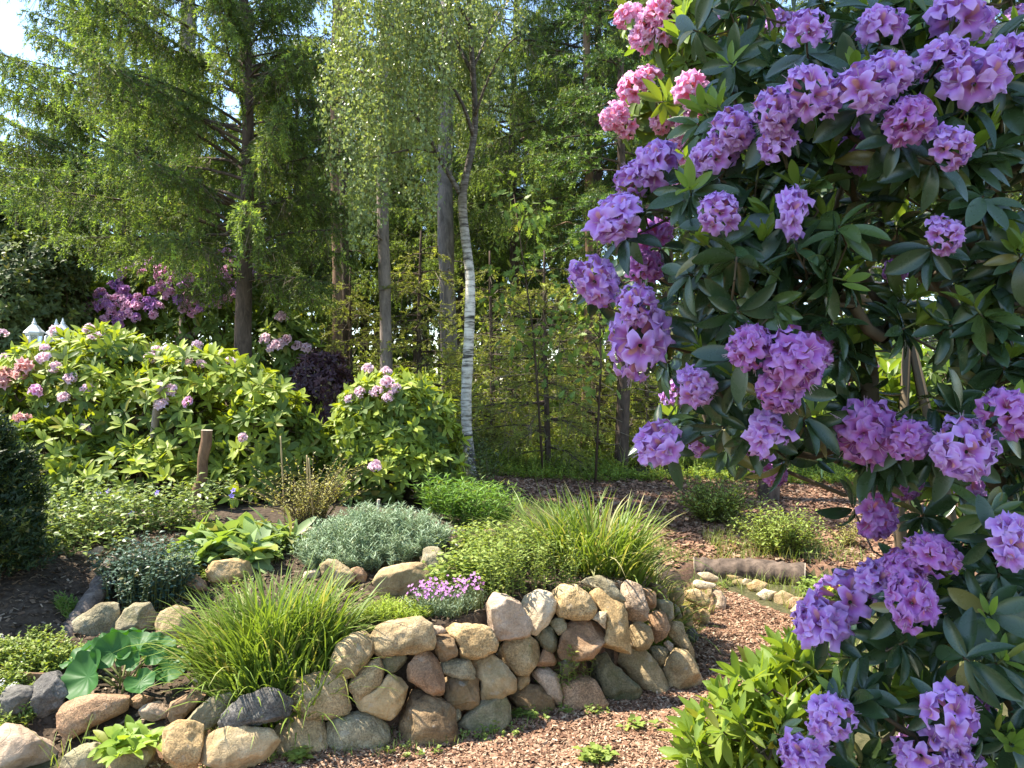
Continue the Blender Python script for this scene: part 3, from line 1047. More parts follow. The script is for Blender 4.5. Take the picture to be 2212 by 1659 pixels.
for k, (px, d, s, rz, lab) in enumerate([
        (40, 15.5, .66, 1.0, "spruce low against the open sky at the left edge"),
        (265, 14.5, 1.12, 2.1, "spruce behind the large left spruce, above the purple bush"),
        (390, 21, 1.15, 4.0, "tall distant spruce behind the grey trunk at upper left"),
        (640, 22, 1.25, 5.2, "spruce between the large left spruce and the birch"),
        (790, 24, 1.35, 0.6, "distant spruce behind the hanging birch twigs"),
        (1000, 20, 1.2, 2.7, "distant spruce behind the forked birch trunk"),
        (1150, 24, 1.2, 2.1, "far spruce behind the sky gap right of the birch")]):
    copy_tree(main, ground_at(px, d), (rz - 1.2) * .35, s, lab, GT)
for k, (px, d, s, rz, lab) in enumerate([
        (900, 21, 1.2, 1.3, "spruce with dry hanging twigs above the birch fork"),
        (1440, 13.2, 1.0, 3.3, "spruce behind the top edge of the pink rhododendron"),
        (1110, 17, 1.1, 2.2, "spruce with tan hanging twigs right behind the top of the birch"),
        (1600, 17, 1.1, 4.4, "spruce glimpsed through the upper purple rhododendron"),
        (1850, 15, 1.0, 5.5, "spruce glimpsed between the middle branches of the purple rhododendron"),
        (2120, 14, 1.0, 0.4, "spruce hidden almost wholly by the right edge of the purple rhododendron"),
        (-120, 13, .62, 0.4, "spruce cut off by the left picture edge")]):
    copy_tree(tall, ground_at(px, d), rz, s, lab, GT)
for k, (px, d, s, rz, lab) in enumerate([
        (1060, 11.6, 1.05, 1.0, "young spruce directly behind the birch trunk"),
        (1290, 11.2, 1.1, 2.3, "young spruce below the dark fir"),
        (1400, 10.9, .95, 3.9, "young spruce beside the lowest purple flowers"),
        (910, 12.3, 1.2, 5.0, "young spruce left of the birch trunk"),
        (760, 12.5, 1.0, 0.2, "young spruce in shade behind the rounded bush"),
        (1560, 11.5, 1.0, 4.4, "young spruce under the hanging purple flowers"),
        (1750, 12.0, 1.1, 2.9, "young spruce in the gap below the purple rhododendron"),
        (1980, 11.4, 1.1, 1.9, "young spruce behind the right side of the purple rhododendron")]):
    copy_tree(young, ground_at(px, d), rz, s, lab, "young spruces in the undergrowth")


# ------------------------------------------------------------------ pines: bare tall trunks, crowns above the picture
def pine(px, d, width, mat, label, lean=0.0, H=14.0, crown=True):
    b = ground_at(px, d)
    t = thing("pine_tree", b, label, "tree", "tall bare pine trunks")
    r = R(int(px))
    g = Geo()
    zs = np.linspace(-0.2, H, 26)
    pts = b + np.stack([lean * zs + .03 * np.sin(zs * .9 + px), .03 * np.cos(zs * .7 + px), zs], -1)
    rad = width / 2 * (1 - .45 * zs / H) * (1 + .05 * r.normal(size=26))
    rad[0] *= 1.35
    g.tube(pts, rad, 14)
    for _ in range(9):
        z = r.uniform(2.0, H * .8)
        a = r.uniform(0, 6.28)
        p = b + np.array([lean * z, 0, z])
        L = r.uniform(.2, .7)
        g.tube([p, p + np.array([math.cos(a) * L * .6, math.sin(a) * L * .6, .05 * L]), p + np.array([math.cos(a) * L, math.sin(a) * L, -.1 * L])], [.018, .012, .005], 4)
    part(g, "trunk", [mat], t, True)
    if crown:
        c = Geo()
        n = 1500
        P = b + np.array([lean * H, 0, H - .6]) + r.normal(size=(n, 3)) * np.array([.8, .8, .6])
        D = nrm(r.normal(size=(n, 3)) + np.array([0, 0, .5]))
        x, y, z = frames(D, r.normal(size=(n, 3)))
        c.inst(SHOOTS[0], P, x, y, z, r.uniform(.2, .32, n), 0, .1)
        part(c, "crown", [M_NEEDLE], t)
    return t


pine(402, 16, .40, M_BARKG, "thick pale grey pine trunk seen through the large left spruce", .0)
pine(728, 14.5, .27, M_BARKO, "orange-brown pine trunk left of the hanging birch twigs", .002)
pine(748, 13.2, .16, M_BARK, "dark thin trunk in shade behind the rounded bush", -.004, 13)
pine(830, 11.8, .20, M_BARKG, "sunlit grey-brown trunk rising from behind the rounded bush", .001)
pine(968, 15, .34, M_BARKG, "grey pine trunk right behind the birch fork", -.006)
pine(1268, 11.6, .15, M_BARKO, "thin brown trunk in the brushwood right of the birch", .003, 12)
pine(1655, 8.6, .25, M_BARK, "stout dark trunk on the mulch under the hanging purple flowers", .02, 2.3, False)
pine(1935, 9.5, .2, M_BARKG, "pale trunk glimpsed through the middle of the purple rhododendron", .0, 3.4, False)
pine(30, 12.0, .085, M_BARK, "very thin straight dark trunk at the left picture edge", .002, 4.2, False)

# unseen pine added beyond the left edge, crown shaped to shade the big rhododendron
t = thing("pine_tree", (-3.4, 2.5, float(Hz(-3.4, 2.5)[0])), "tall broad pine, unseen beyond the left picture edge, added to shade the purple rhododendron", "tree", "tall bare pine trunks")
g = Geo()
zs = np.linspace(-.3, 13, 20)
g.tube(np.array(t.location) + np.stack([0 * zs, 0 * zs, zs], -1), .2 * (1 - .7 * zs / 13), 12)
part(g, "trunk", [M_BARKO], t, True)
c = Geo()
r = R(99)
n = 6500
cen = np.array(t.location) + np.array([0, 0, 9.5])
P = cen + nrm(r.normal(size=(n, 3))) * (r.rand(n) ** .45)[:, None] * np.array([.95, .72, 3.1])
D = nrm(P - cen + np.array([0, 0, .8]) + r.normal(size=(n, 3)) * .6)
x, y, z = frames(D, r.normal(size=(n, 3)))
c.inst(SHOOTS[0], P, x, y, z, r.uniform(.28, .45, n), 0, .1)
part(c, "crown", [M_NEEDLE], t)


# ------------------------------------------------------------------ the birch
def birch_mat():
    n = N("birch bark")
    co = n.objco()
    mp = n.new("ShaderNodeMapping")
    mp.inputs["Scale"].default_value = (1.5, 1.5, 9)
    n.link(co, mp.inputs[0])
    f = n.noise(2.6, 5, .65, mp.outputs[0], .8)
    sep = n.new("ShaderNodeSeparateXYZ")
    n.link(co, sep.inputs[0])
    c = n.ramp(f, [(0.36, (.03, .026, .022)), (0.44, (.28, .25, .20)), (0.53, (.62, .56, .46)), (.8, (.78, .73, .63))])
    st2 = n.noise(5, 5, .7, co)
    c = n.mix(n.math('MULTIPLY', n.ramp(st2, [(.5, (0, 0, 0)), (.62, (1, 1, 1))]), .55), c, (.20, .18, .12))
    up = n.math('MULTIPLY', n.math('SUBTRACT', sep.outputs[2], 2.1), 0.7, True)
    upn = n.math('MULTIPLY', up, n.math('ADD', n.noise(9, 4, .6, mp.outputs[0]), .45), True)
    c = n.mix(upn, c, (.055, .038, .025))
    low = n.math('MULTIPLY', n.math('SUBTRACT', .75, sep.outputs[2]), 2.2, True)
    lown = n.math('MULTIPLY', low, n.ramp(n.noise(12, 5, .7, co), [(.42, (0, 0, 0)), (.55, (1, 1, 1))]))
    c = n.mix(lown, c, (.035, .030, .024))
    return n.done(n.bsdf(c, .6, .3, f, .4, .008).outputs[0])


M_BIRCH = birch_mat()
M_BLEAF = leaf_mat("birch leaves", (.15, .20, .065), (.30, .36, .14), None, .33, .42, .55, (1.2, 1.2, .6), 1.0)
bd = 8.75
bl = ground_at(1018, bd)
t = thing("birch_tree", bl, "weeping birch with white lower trunk and forked dark top, in the middle of the garden", "tree")
g = Geo()
path = [(1022, 1062, .085), (1016, 1000, .075), (1008, 940, .070), (1006, 870, .072), (1010, 790, .071), (1014, 720, .069), (1016, 650, .067), (1016, 600, .064), (1010, 550, .062),
        (1003, 500, .060), (999, 455, .058), (999, 425, .056), (1005, 390, .048), (1014, 350, .046), (1023, 305, .044), (1027, 260, .042), (1026, 215, .038),
        (1021, 150, .036), (1016, 60, .034), (1010, -60, .030), (1000, -220, .024), (985, -400, .014)]
pp = np.array([at(a, b, bd) for a, b, _ in path])
r = R(5)
pp[:, 1] += .04 * np.sin(np.arange(len(pp)) * .9)
ti = np.linspace(0, len(pp) - 1, 90)
pps = np.stack([np.interp(ti, np.arange(len(pp)), pp[:, q]) for q in range(3)], -1)
for _ in range(4):
    pps[1:-1] = (pps[:-2] + 2 * pps[1:-1] + pps[2:]) / 4
rad = .86 * np.interp(ti, np.arange(len(pp)), [a[2] for a in path]) * (1 + .035 * r.normal(size=90))
rad[:5] *= np.linspace(1.45, 1, 5)
g.tube(pps, rad, 16)
part(g, "trunk", [M_BIRCH], t, True)
g = Geo()
limbs = []


def limb(p0, pts, r0):
    q = np.array([at(*p0)] + [at(*p) for p in pts])
    u = np.linspace(0, len(q) - 1, 14)
    q = np.stack([np.interp(u, np.arange(len(q)), q[:, k]) for k in range(3)], -1)
    q[1:-1] = (q[:-2] + 2 * q[1:-1] + q[2:]) / 4
    g.tube(q, np.linspace(r0, .006, 14), 7)
    limbs.append(q)


limb((999, 425, bd), [(975, 385, bd - .05), (950, 345, bd - .1), (915, 270, bd - .3), (850, 190, bd - .5), (770, 150, bd - .6)], .036)
limb((1024, 300, bd), [(1000, 220, bd - .1), (930, 120, bd - .2), (830, 40, bd - .3), (730, 20, bd - .3)], .024)
limb((1022, 160, bd), [(960, 40, bd + .3), (860, -60, bd + .5), (740, -80, bd + .6)], .024)
limb((1015, 60, bd), [(960, -60, bd - .4), (880, -140, bd - .7), (800, -160, bd - .9)], .022)
limb((1026, 250, bd), [(1050, 180, bd - .1), (1090, 100, bd - .3), (1130, 70, bd - .4)], .018)
limb((1021, 150, bd), [(1060, 60, bd + .2), (1110, -20, bd + .3), (1180, -30, bd + .4)], .018)
limb((940, 330, bd - .1), [(900, 320, bd - .4), (850, 330, bd - .6), (800, 340, bd - .7)], .015)
limb((1010, -60, bd), [(940, -200, bd - .2), (820, -260, bd - .4), (700, -240, bd - .5)], .018)
part(g, "branch", [M_BIRCH], t, True)
g = Geo()
crown_poly = [(655, -70), (690, 130), (690, 300), (700, 480), (740, 560), (830, 570), (845, 470), (880, 470), (960, 500), (985, 430), (960, 380), (1010, 330), (1060, 300), (1110, 240), (1160, 60), (1150, -70)]
ends = sample_poly(640, crown_poly, r)
lf = small_leaf(.78, .18, .12)
LP, LD, LS = [], [], []
allp = np.concatenate(limbs)
for q_, (ex, ey) in enumerate(ends):
    if q_ % 7 == 0:
        kx, ky, kd = ex, ey, r.normal() * .42
    else:
        ex, ey = .22 * ex + .78 * kx + r.normal() * 8, .3 * ey + .7 * ky
    dd = bd + kd + r.normal() * .06 - .25
    if 975 < ex < 1060 and 120 < ey and dd < bd + .1:
        dd = bd + .15 + abs(r.normal()) * .3
    e = at(ex, ey, dd)
    L = r.uniform(.35, 1.15)
    top = e + np.array([r.normal() * .06, r.normal() * .08, L])
    mid = (e + top) / 2 + r.normal(size=3) * np.array([.04, .05, .03])
    g.sticks([top], [e], .0022, .001, 1, 3, 0, [mid])
    n_ = int(L / .021)
    u = r.rand(n_)
    q = (1 - u)[:, None] ** 2 * top + 2 * ((1 - u) * u)[:, None] * mid + (u ** 2)[:, None] * e
    q = q + r.normal(size=(n_, 3)) * np.array([.035, .035, .012])
    LP.append(q)
    LD.append(nrm(np.stack([r.normal(size=n_) * .75, r.normal(size=n_) * .75, -np.abs(r.normal(size=n_)) - .25], -1)))
    LS.append(r.uniform(.032, .058, n_))
LP, LD, LS = np.concatenate(LP), np.concatenate(LD), np.concatenate(LS)
x, y, z = frames(LD, r.normal(size=(len(LD), 3)))
g.inst(lf, LP, x, y, z, LS, 0)
part(g, "crown", [M_BLEAF, M_TWIG], t)

# ------------------------------------------------------------------ lobed oak saplings
M_OAK = leaf_mat("young oak leaves", (.13, .21, .045), (.24, .34, .07), None, .5, .45, .3, (1.2, 1.2, .5))


def oak_leaf():
    half = [(0, 0), (.03, .12), (.16, .22), (.10, .30), (.30, .42), (.14, .50), (.32, .66), (.13, .70), (.17, .86), (.05, .88), (0, 1.0)]
    v, f = [(0, 0, 0), (0, .35, .0), (0, .65, 0), (0, 1, -.06)], []
    Rr = [(x_, y_, .12 * x_ - .04 * y_ ** 2) for x_, y_ in half[1:-1]]
    Ll = [(-x_, y_, .12 * x_ - .04 * y_ ** 2) for x_, y_ in half[1:-1]]
    k = 4
    v += Rr + Ll
    n_ = len(Rr)
    for base, sgn in ((k, 1), (k + n_, -1)):
        ring = [0] + [base + i for i in range(n_)] + [3]
        for i in range(len(ring) - 1):
            ym = (v[ring[i]][1] + v[ring[i + 1]][1]) / 2
            c_ = 0 if ym < .2 else (1 if ym < .5 else 2)
            if c_ in (ring[i], ring[i + 1]):
                c_ = 1
            f.append((c_, ring[i], ring[i + 1]) if sgn > 0 else (c_, ring[i + 1], ring[i]))
        f.append((0, 1, base + 1) if sgn > 0 else (0, base + 1, 1))
        f.append((1, 2, base + 4) if sgn > 0 else (1, base + 4, 2))
        f.append((2, 3, base + n_ - 1) if sgn > 0 else (2, base + n_ - 1, 3))
    return np.array(v, float), np.array(f)


OAK = oak_leaf()


def oak(px, d, clusters, label, seed):
    b = ground_at(px, d)
    t = thing("oak_sapling", b, label, "tree", "oak saplings")
    r = R(seed)
    s_, l_ = Geo(), Geo()
    top = at(clusters[0][0], clusters[0][1], d)
    mid = (b + top) / 2 + np.array([.06, 0, 0])
    s_.tube([b - [0, 0, .1], mid, top], [.016, .012, .005], 6)
    for (cx, cy, rr) in clusters:
        c = at(cx, cy, d + r.uniform(-.3, .3))
        u = np.clip((c[2] - .25 - b[2]) / (top[2] - b[2]), .1, .95)
        p0 = b + (top - b) * u + np.array([.06, 0, 0]) * 4 * u * (1 - u)
        s_.tube([p0, (p0 + c) / 2 + [0, 0, .05], c], [.008, .005, .003], 4)
        n_ = int(26 * rr)
        P = c + r.normal(size=(n_, 3)) * .13 * rr
        D = nrm(nrm(P - c) + r.normal(size=(n_, 3)) * .5 + np.array([0, -.1, -.55]))
        x, y, z = frames(D, nrm(np.array([0, -.5, .9]) + r.normal(size=(n_, 3)) * .5))
        l_.inst(OAK, P, x, y, z, r.uniform(.10, .16, n_), 0)
    part(s_, "stem", [M_TWIG], t, True)
    part(l_, "foliage", [M_OAK], t)


oak(1175, 9.5, [(1110, 420, 1.1), (1150, 500, .9), (1085, 585, 1), (1120, 560, .8), (1075, 640, .6), (1120, 735, 1), (1180, 700, .8), (1165, 770, 1.1), (1145, 450, .8), (1210, 760, .8)],
    "oak sapling with bright lobed leaves right of the birch trunk", 31)
oak(1285, 9.3, [(1290, 520, .9), (1270, 610, 1.1), (1300, 640, 1.1), (1250, 690, .9), (1275, 730, .8), (1320, 690, .9), (1300, 800, .9), (1240, 640, .7), (1330, 610, .8), (1240, 830, .8)],
    "oak sapling with bright lobed leaves left of the hanging purple flowers", 32)
# ------------------------------------------------------------------ rhododendrons
M_RL = leaf_mat("rhododendron leaves in the garden", (.055, .095, .022), (.14, .21, .045), (.36, .44, .06), .5, .38, .28, (1.3, 1.2, .35), 2.5)
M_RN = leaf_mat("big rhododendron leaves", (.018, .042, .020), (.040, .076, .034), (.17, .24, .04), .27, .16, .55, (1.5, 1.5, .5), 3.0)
M_RLY = leaf_mat("glowing rhododendron leaves", (.13, .20, .03), (.26, .34, .05), (.40, .46, .06), .48, .5, .28, (1.3, 1.2, .35), 2.5)
M_RY = leaf_mat("young rhododendron leaves", (.15, .24, .035), (.24, .34, .06), None, .42, .45, .4, (1.25, 1.2, .45), 3.0)
M_RS = plain_mat("rhododendron twig", (.10, .075, .045), .8, .2)
M_RG = plain_mat("green shoot stem", (.17, .20, .06), .6, .3)


def petal_mat(name, base, pale, deep, blotch, transl=.30):
    n = N(name)
    c = n.ramp(n.attr(), [(0.0, pale), (0.22, base), (0.55, deep), (0.80, blotch), (1.0, blotch)])
    c = n.mix(n.math('MULTIPLY', n.island(), .22), c, deep)
    p = n.bsdf(c, .55, .25)
    tr = n.new("ShaderNodeBsdfTranslucent")
    n.link(c, tr.inputs[0])
    ms = n.new("ShaderNodeMixShader")
    ms.inputs[0].default_value = transl
    n.link(p.outputs[0], ms.inputs[1])
    n.link(tr.outputs[0], ms.inputs[2])
    return n.done(ms.outputs[0])


M_PURP = petal_mat("lilac petals", (.60, .34, .78), (.72, .48, .86), (.50, .17, .56), (.66, .30, .26))
M_MAG = petal_mat("magenta petals", (.51, .22, .60), (.62, .34, .70), (.46, .11, .42), (.60, .2, .2))
M_PINK = petal_mat("pink petals", (.84, .44, .68), (.90, .60, .80), (.76, .24, .48), (.75, .25, .20), .4)
M_PALE = petal_mat("pale pink petals", (.80, .56, .66), (.88, .72, .78), (.74, .42, .54), (.60, .35, .2), .4)
M_SALM = petal_mat("salmon faded petals", (.72, .36, .34), (.80, .52, .48), (.60, .22, .20), (.5, .2, .1), .4)
M_STAM = plain_mat("stamens", (.72, .50, .60), .6, .2)

RLEAF = [leaf_tmpl(10, w_, d_, .24, 1.08) for w_, d_ in ((.36, .05), (.33, .16), (.40, .12), (.34, .32))]
RLEAF_LO = [leaf_tmpl(5, .36, d_, .14, .86) for d_ in (.08, .22)]
YLEAF = [leaf_tmpl(7, .34, d_, .25, .9) for d_ in (-.12, .05)]


def flower_tmpl(rings, seg, r):
    """a five-lobed open funnel along +z, radius 1"""
    rho = np.array([.10, .24, .50, .78, 1.0]) if rings == 5 else np.array([.12, .5, 1.0])
    zz = np.array([0, .50, .74, .84, .80]) if rings == 5 else np.array([0, .7, .8])
    th = np.linspace(0, 2 * np.pi, seg, endpoint=False)
    v, t = [], []
    ph = r.uniform(0, 6.28)
    for q, (a, z) in enumerate(zip(rho, zz)):
        notch = 1 - .46 * np.abs(np.cos(2.5 * th)) ** 4 * (a ** 2)
        ruf = .13 * np.sin(th * 11 + ph) * a ** 3 + .16 * np.sin(th * 5 + 1 + ph) * a ** 2
        rr = a * notch
        v.append(np.stack([rr * np.cos(th), rr * np.sin(th), z + ruf - .18 * a ** 4 * (1 - .6 * np.abs(np.cos(2.5 * th)))], -1))
        base = np.interp(a, [.1, .3, .6, .85, 1], [.75, .55, .24, .12, .0])
        up = np.exp(-((np.abs(((th - np.pi / 2 + np.pi) % (2 * np.pi)) - np.pi)) / .33) ** 2)
        vein = .10 * (np.abs(np.cos(2.5 * th)) < .35)
        if rings == 3:
            base, up = base * .35, up * .5
        t.append(np.clip(base + vein * (1 - a) + up * np.interp(a, [.2, .5, .8, .95], [.35, .75, .35, 0]), 0, 1))
    v = np.concatenate(v)
    f = []
    for q in range(len(rho) - 1):
        for j in range(seg):
            k = (j + 1) % seg
            f.append((q * seg + j, q * seg + k, (q + 1) * seg + k, (q + 1) * seg + j))
    return v, np.array(f), np.concatenate(t)


def truss_geo(seed, hi=True):
    """a domed head of flowers, about 1 across, opening towards +z"""
    r = R(seed)
    g = Geo()
    n = r.randint(11, 15) if hi else 11
    ft = [flower_tmpl(5, 30, r) for _ in range(3)] if hi else [flower_tmpl(3, 10, r)]
    i = np.arange(n) + .5
    ct = 1 - 1.18 * i / n
    ph = i * 2.39996 + r.uniform(0, 6)
    st = np.sqrt(np.clip(1 - ct ** 2, 0, 1))
    D = nrm(np.stack([st * np.cos(ph), st * np.sin(ph), ct], -1) + r.normal(size=(n, 3)) * .24)
    P = D * (.07 + .15 * r.rand(n))[:, None] * np.array([1.15, 1.0, .9]) + np.array([0, 0, .05])
    keep_ = r.rand(n) > (.16 if hi else .05)
    D, P, n = D[keep_], P[keep_], int(keep_.sum())
    rad = r.uniform(.235, .32, n) if hi else r.uniform(.24, .29, n)
    for k in range(len(ft)):
        m = np.arange(n) % len(ft) == k
        if not m.any():
            continue
        up = np.tile([[0, 0.2, 1.0]], (m.sum(), 1)) + r.normal(size=(m.sum(), 3)) * .35
        z = D[m]
        x = nrm(np.cross(up, z))
        y = np.cross(z, x)
        v, f, tt = ft[k]
        s = np.stack([rad[m] * r.uniform(.85, 1.1, m.sum()), rad[m] * r.uniform(.85, 1.1, m.sum()), np.full(m.sum(), .30)], -1)
        g.inst((v, f), P[m], x, y, z, s, 0, 0, tt)
        if hi:
            for q in np.where(m)[0]:
                zq = D[q]
                xq = x[np.where(np.where(m)[0] == q)[0][0]]
                for _ in range(5):
                    e = P[q] + zq * r.uniform(.26, .36) + r.normal(size=3) * .035 - np.array([0, 0, .02])
                    g.sticks([P[q] + zq * .1], [e], .004, .003, 1)
    if hi:
        g.sticks(np.tile([[0, 0, -.16]], (n, 1)), P, .012, .010, 2)
    return g


def truss_meshes(name, mat, seeds, hi=True):
    out = []
    for s in seeds:
        o = truss_geo(s, hi).build(name, [mat, M_STAM, M_RG], None, True)
        out.append(o.data)
        bpy.data.objects.remove(o)
    return out


T_PURP = truss_meshes("flower_cluster", M_PURP, (1, 2, 3, 4, 5))
T_MAG = truss_meshes("flower_cluster", M_MAG, (6, 7))
T_PINK = truss_meshes("flower_cluster", M_PINK, (8, 9, 10))
T_PALE_LO = truss_meshes("flower_cluster", M_PALE, (11, 12, 13), False)
T_SALM_LO = truss_meshes("flower_cluster", M_SALM, (14, 15), False)
T_PINK_LO = truss_meshes("flower_cluster", M_PINK, (16, 17), False)
T_PURP_LO = truss_meshes("flower_cluster", M_MAG, (18, 19), False)


def add_truss(root, mesh, P, S, size, r):
    o = bpy.data.objects.new("flower_cluster", mesh)
    COL.objects.link(o)
    o.parent = root
    o.location = Vector(P) - root.location
    q = Vector(S).to_track_quat('Z', 'Y')
    o.rotation_mode = 'QUATERNION'
    from mathutils import Quaternion
    o.rotation_quaternion = q @ Quaternion((0, 0, 1), r.uniform(0, 6.28))
    o.scale = (size * r.uniform(.85, 1.2), size * r.uniform(.85, 1.2), size * r.uniform(.8, 1.1))
    return o


def whorls(g, P, S, r, n, L, tmpls, mat=0, elev=(-.35, .35), tint=None, droop=.0):
    """rosettes of leaves round the stem ends P with stem directions S"""
    P, S = np.asarray(P, float), nrm(S)
    a, b = perp(S, r)
    pos, D, U, sc, tt = [], [], [], [], []
    for i in range(len(P)):
        k = r.randint(n[0], n[1] + 1)
        ang = np.arange(k) * 6.283 / k + r.uniform(0, 6.28) + r.normal(size=k) * .22
        e = r.uniform(elev[0], elev[1], k)
        rad = np.cos(ang)[:, None] * a[i] + np.sin(ang)[:, None] * b[i]
        d = nrm(np.cos(e)[:, None] * rad + np.sin(e)[:, None] * S[i] - np.array([0, 0, droop]) + r.normal(size=(k, 3)) * .10)
        pos.append(P[i] + rad * .006 - S[i] * (r.rand(k)[:, None] * .25 * L[0]))
        D.append(d)
        U.append(S[i] + r.normal(size=(k, 3)) * .22)
        sc.append(r.uniform(L[0], L[1], k))
        tt.append(np.full(k, 0.0 if tint is None else tint[i]))
    pos, D, U, sc, tt = map(np.concatenate, (pos, D, U, sc, tt))
    x, y, z = frames(D, U)
    w = r.randint(0, len(tmpls), len(pos))
    for q in range(len(tmpls)):
        m = w == q
        s3 = np.stack([sc[m] * r.uniform(.8, 1.2, m.sum()), sc[m], sc[m] * r.uniform(.5, 1.4, m.sum())], -1)
        g.inst(tmpls[q], pos[m], x[m], y[m], z[m], s3, mat, tt[m])


def branch_tree(g, P, S, hub, base, mat=0, r0=.0028, stem=.07):
    """joins stem ends to a hub by a branching net, and the hub to the ground"""
    ends = P - S * stem
    g.sticks(ends, P, r0 * 1.1, r0, mat, 4)
    order = np.argsort(np.linalg.norm(ends - hub, axis=1))
    pts = [np.asarray(hub, float)]
    par = [-1]
    for i in order:
        e = ends[i]
        A = np.array(pts)
        d = np.linalg.norm(A - e, axis=1)
        dh = np.linalg.norm(A - hub, axis=1)
        cost = d + .35 * dh
        cost[dh > np.linalg.norm(e - hub)] = 1e9
        par.append(int(np.argmin(cost)))
        pts.append(e)
    cnt = np.ones(len(pts))
    for i in range(len(pts) - 1, 0, -1):
        cnt[par[i]] += cnt[i]
    pts = np.array(pts)
    A, B = pts[1:], pts[par[1:]]
    rr = r0 * np.sqrt(cnt[1:]) * .95
    mid = (A + B) / 2 + R(3).normal(size=A.shape) * .07 * np.linalg.norm(A - B, axis=1)[:, None] - np.array([0, 0, .10]) * np.linalg.norm(A - B, axis=1)[:, None]
    g.sticks(B, A, np.minimum(rr * 1.1, .03), np.minimum(rr, .03), mat, 6, 0, mid)
    for k in range(4):
        a = k * 1.57 + .4
        bb = np.asarray(base) + np.array([.10 * math.cos(a), .10 * math.sin(a), -.1])
        g.tube([bb, (bb + hub) / 2 + np.array([.12 * math.cos(a), .12 * math.sin(a), 0]), hub], [.035, .028, .02], 7, mat)


def ell_nodes(ells, n, r, inner=.35, up=.25):
    """nodes spread through the outer shell of a union of ellipsoids (centre, radii)"""
    tot = sum((e[1][0] * e[1][1] * e[1][2]) ** (2 / 3) for e in ells)
    P, S = [], []
    for c, ra in ells:
        k = int(n * (ra[0] * ra[1] * ra[2]) ** (2 / 3) / tot)
        u = nrm(r.normal(size=(k, 3)))
        u[:, 2] = np.where(u[:, 2] < -.5, -u[:, 2], u[:, 2])
        lump = 1 + .10 * fbm(u * 2.3 + np.asarray(c), 4, 2)
        f = (1 - inner * r.rand(k) ** 2) * lump
        P.append(np.asarray(c) + u * np.asarray(ra) * f[:, None])
        S.append(nrm(u / np.asarray(ra) + np.array([0, 0, up]) + r.normal(size=(k, 3)) * .28))
    P, S = np.concatenate(P), np.concatenate(S)
    keep = np.ones(len(P), bool)
    for c, ra in ells:
        keep &= np.linalg.norm((P - np.asarray(c)) / np.asarray(ra), axis=1) > .62
    keep &= P[:, 2] > Hz(P[:, 0], P[:, 1]) + .06
    return P[keep], S[keep]


def ray_ells(px, py, ells, fallback):
    """first meeting of the sight line through (px, py) with the ellipsoids"""
    o = np.array([0, 0, EYE])
    d = at(px, py, 1.0) - o
    best, nor = None, None
    for c, ra in ells:
        oc = (o - np.asarray(c)) / np.asarray(ra)
        dd = d / np.asarray(ra)
        A, B, C = dd @ dd, 2 * oc @ dd, oc @ oc - 1
        q = B * B - 4 * A * C
        if q > 0:
            t = (-B - math.sqrt(q)) / (2 * A)
            if best is None or t < best:
                best = t
                nor = nrm((o + d * t - np.asarray(c)) / np.asarray(ra) ** 2)
    if best is None:
        return at(px, py, fallback), nrm(np.array([0, -.7, .7]))
    return o + d * best, nor


def garden_rhodo(ells, base, label, n, seed, trusses, L=(.10, .15), mats=None, young=.85, cat="bush", name="rhododendron", tr_px=36, tmpl=None, nl=(7, 10), group=None):
    r = R(seed)
    t = thing(name, base, label, cat, group)
    P, S = ell_nodes(ells, n, r)
    g = Geo()
    top = np.clip((S[:, 2] + .2), 0, 1)
    yo = (r.rand(len(P)) < young * top)
    tint = np.where(yo, r.uniform(.45, 1, len(P)), r.uniform(0, .2, len(P)))
    whorls(g, P, S, r, nl, L, tmpl or RLEAF_LO, 0, (-.25, .95), tint, .03)
    part(g, "foliage", mats or [M_RL], t, True)
    g = Geo()
    cen = np.mean([e[0] for e in ells], 0)
    branch_tree(g, P, S, np.array([cen[0], cen[1], base[2] + .25]), base, 0, .0026, .12)
    part(g, "branches", [M_RS], t, True)
    for (px, py, ms, size) in trusses:
        p, nn = ray_ells(px, py, ells, ells[0][0][1])
        s = nrm(nn * .6 + np.array([0, -.35, .75]) + r.normal(size=3) * .2)
        add_truss(t, ms[r.randint(len(ms))], p + s * .03, s, size * r.uniform(.85, 1.15), r)
    return t


def E(px, py, d, rx, ry, rz):
    return (at(px, py, d), np.array([rx, ry, rz]))


le = [E(215, 930, 7.3, .98, .85, .96), E(440, 955, 7.05, .88, .8, .84), E(590, 1010, 6.65, .43, .5, .70), E(-90, 985, 6.9, .72, .7, .86),
      E(300, 1065, 6.55, 1.35, .6, .40), E(90, 1040, 6.5, .7, .5, .5)]
pal, sal = T_PALE_LO, T_SALM_LO
lt = [(100, 760), (123, 723), (193, 720), (200, 740), (337, 766), (360, 762), (427, 753), (410, 790), (437, 793), (500, 790), (123, 800), (157, 826), (193, 846),
      (140, 866), (367, 860), (353, 883), (180, 933), (5, 726), (10, 783), (100, 780), (325, 780), (215, 735), (375, 850)]
lt = [(a, b, pal, .125) for a, b in lt] + [(407, 876, T_PINK_LO, .14), (80, 853, T_PINK_LO, .14), (527, 950, T_PALE_LO, .10)] + \
     [(a, b, sal, .17) for a, b in ((18, 815), (50, 812), (8, 840), (47, 916), (60, 800))]
garden_rhodo(le, ground_at(250, 7.2), "wide sunlit rhododendron with yellow-green leaves and pale pink flowers, left", 2500, 41, lt, L=(.09, .14))
se = [E(852, 960, 6.95, .58, .52, .64), E(850, 1035, 6.75, .64, .5, .40), E(790, 985, 6.8, .40, .4, .42)]
st_ = [(794, 803), (834, 812), (837, 836), (780, 856), (814, 853), (837, 866), (854, 846), (760, 870), (810, 1016)]
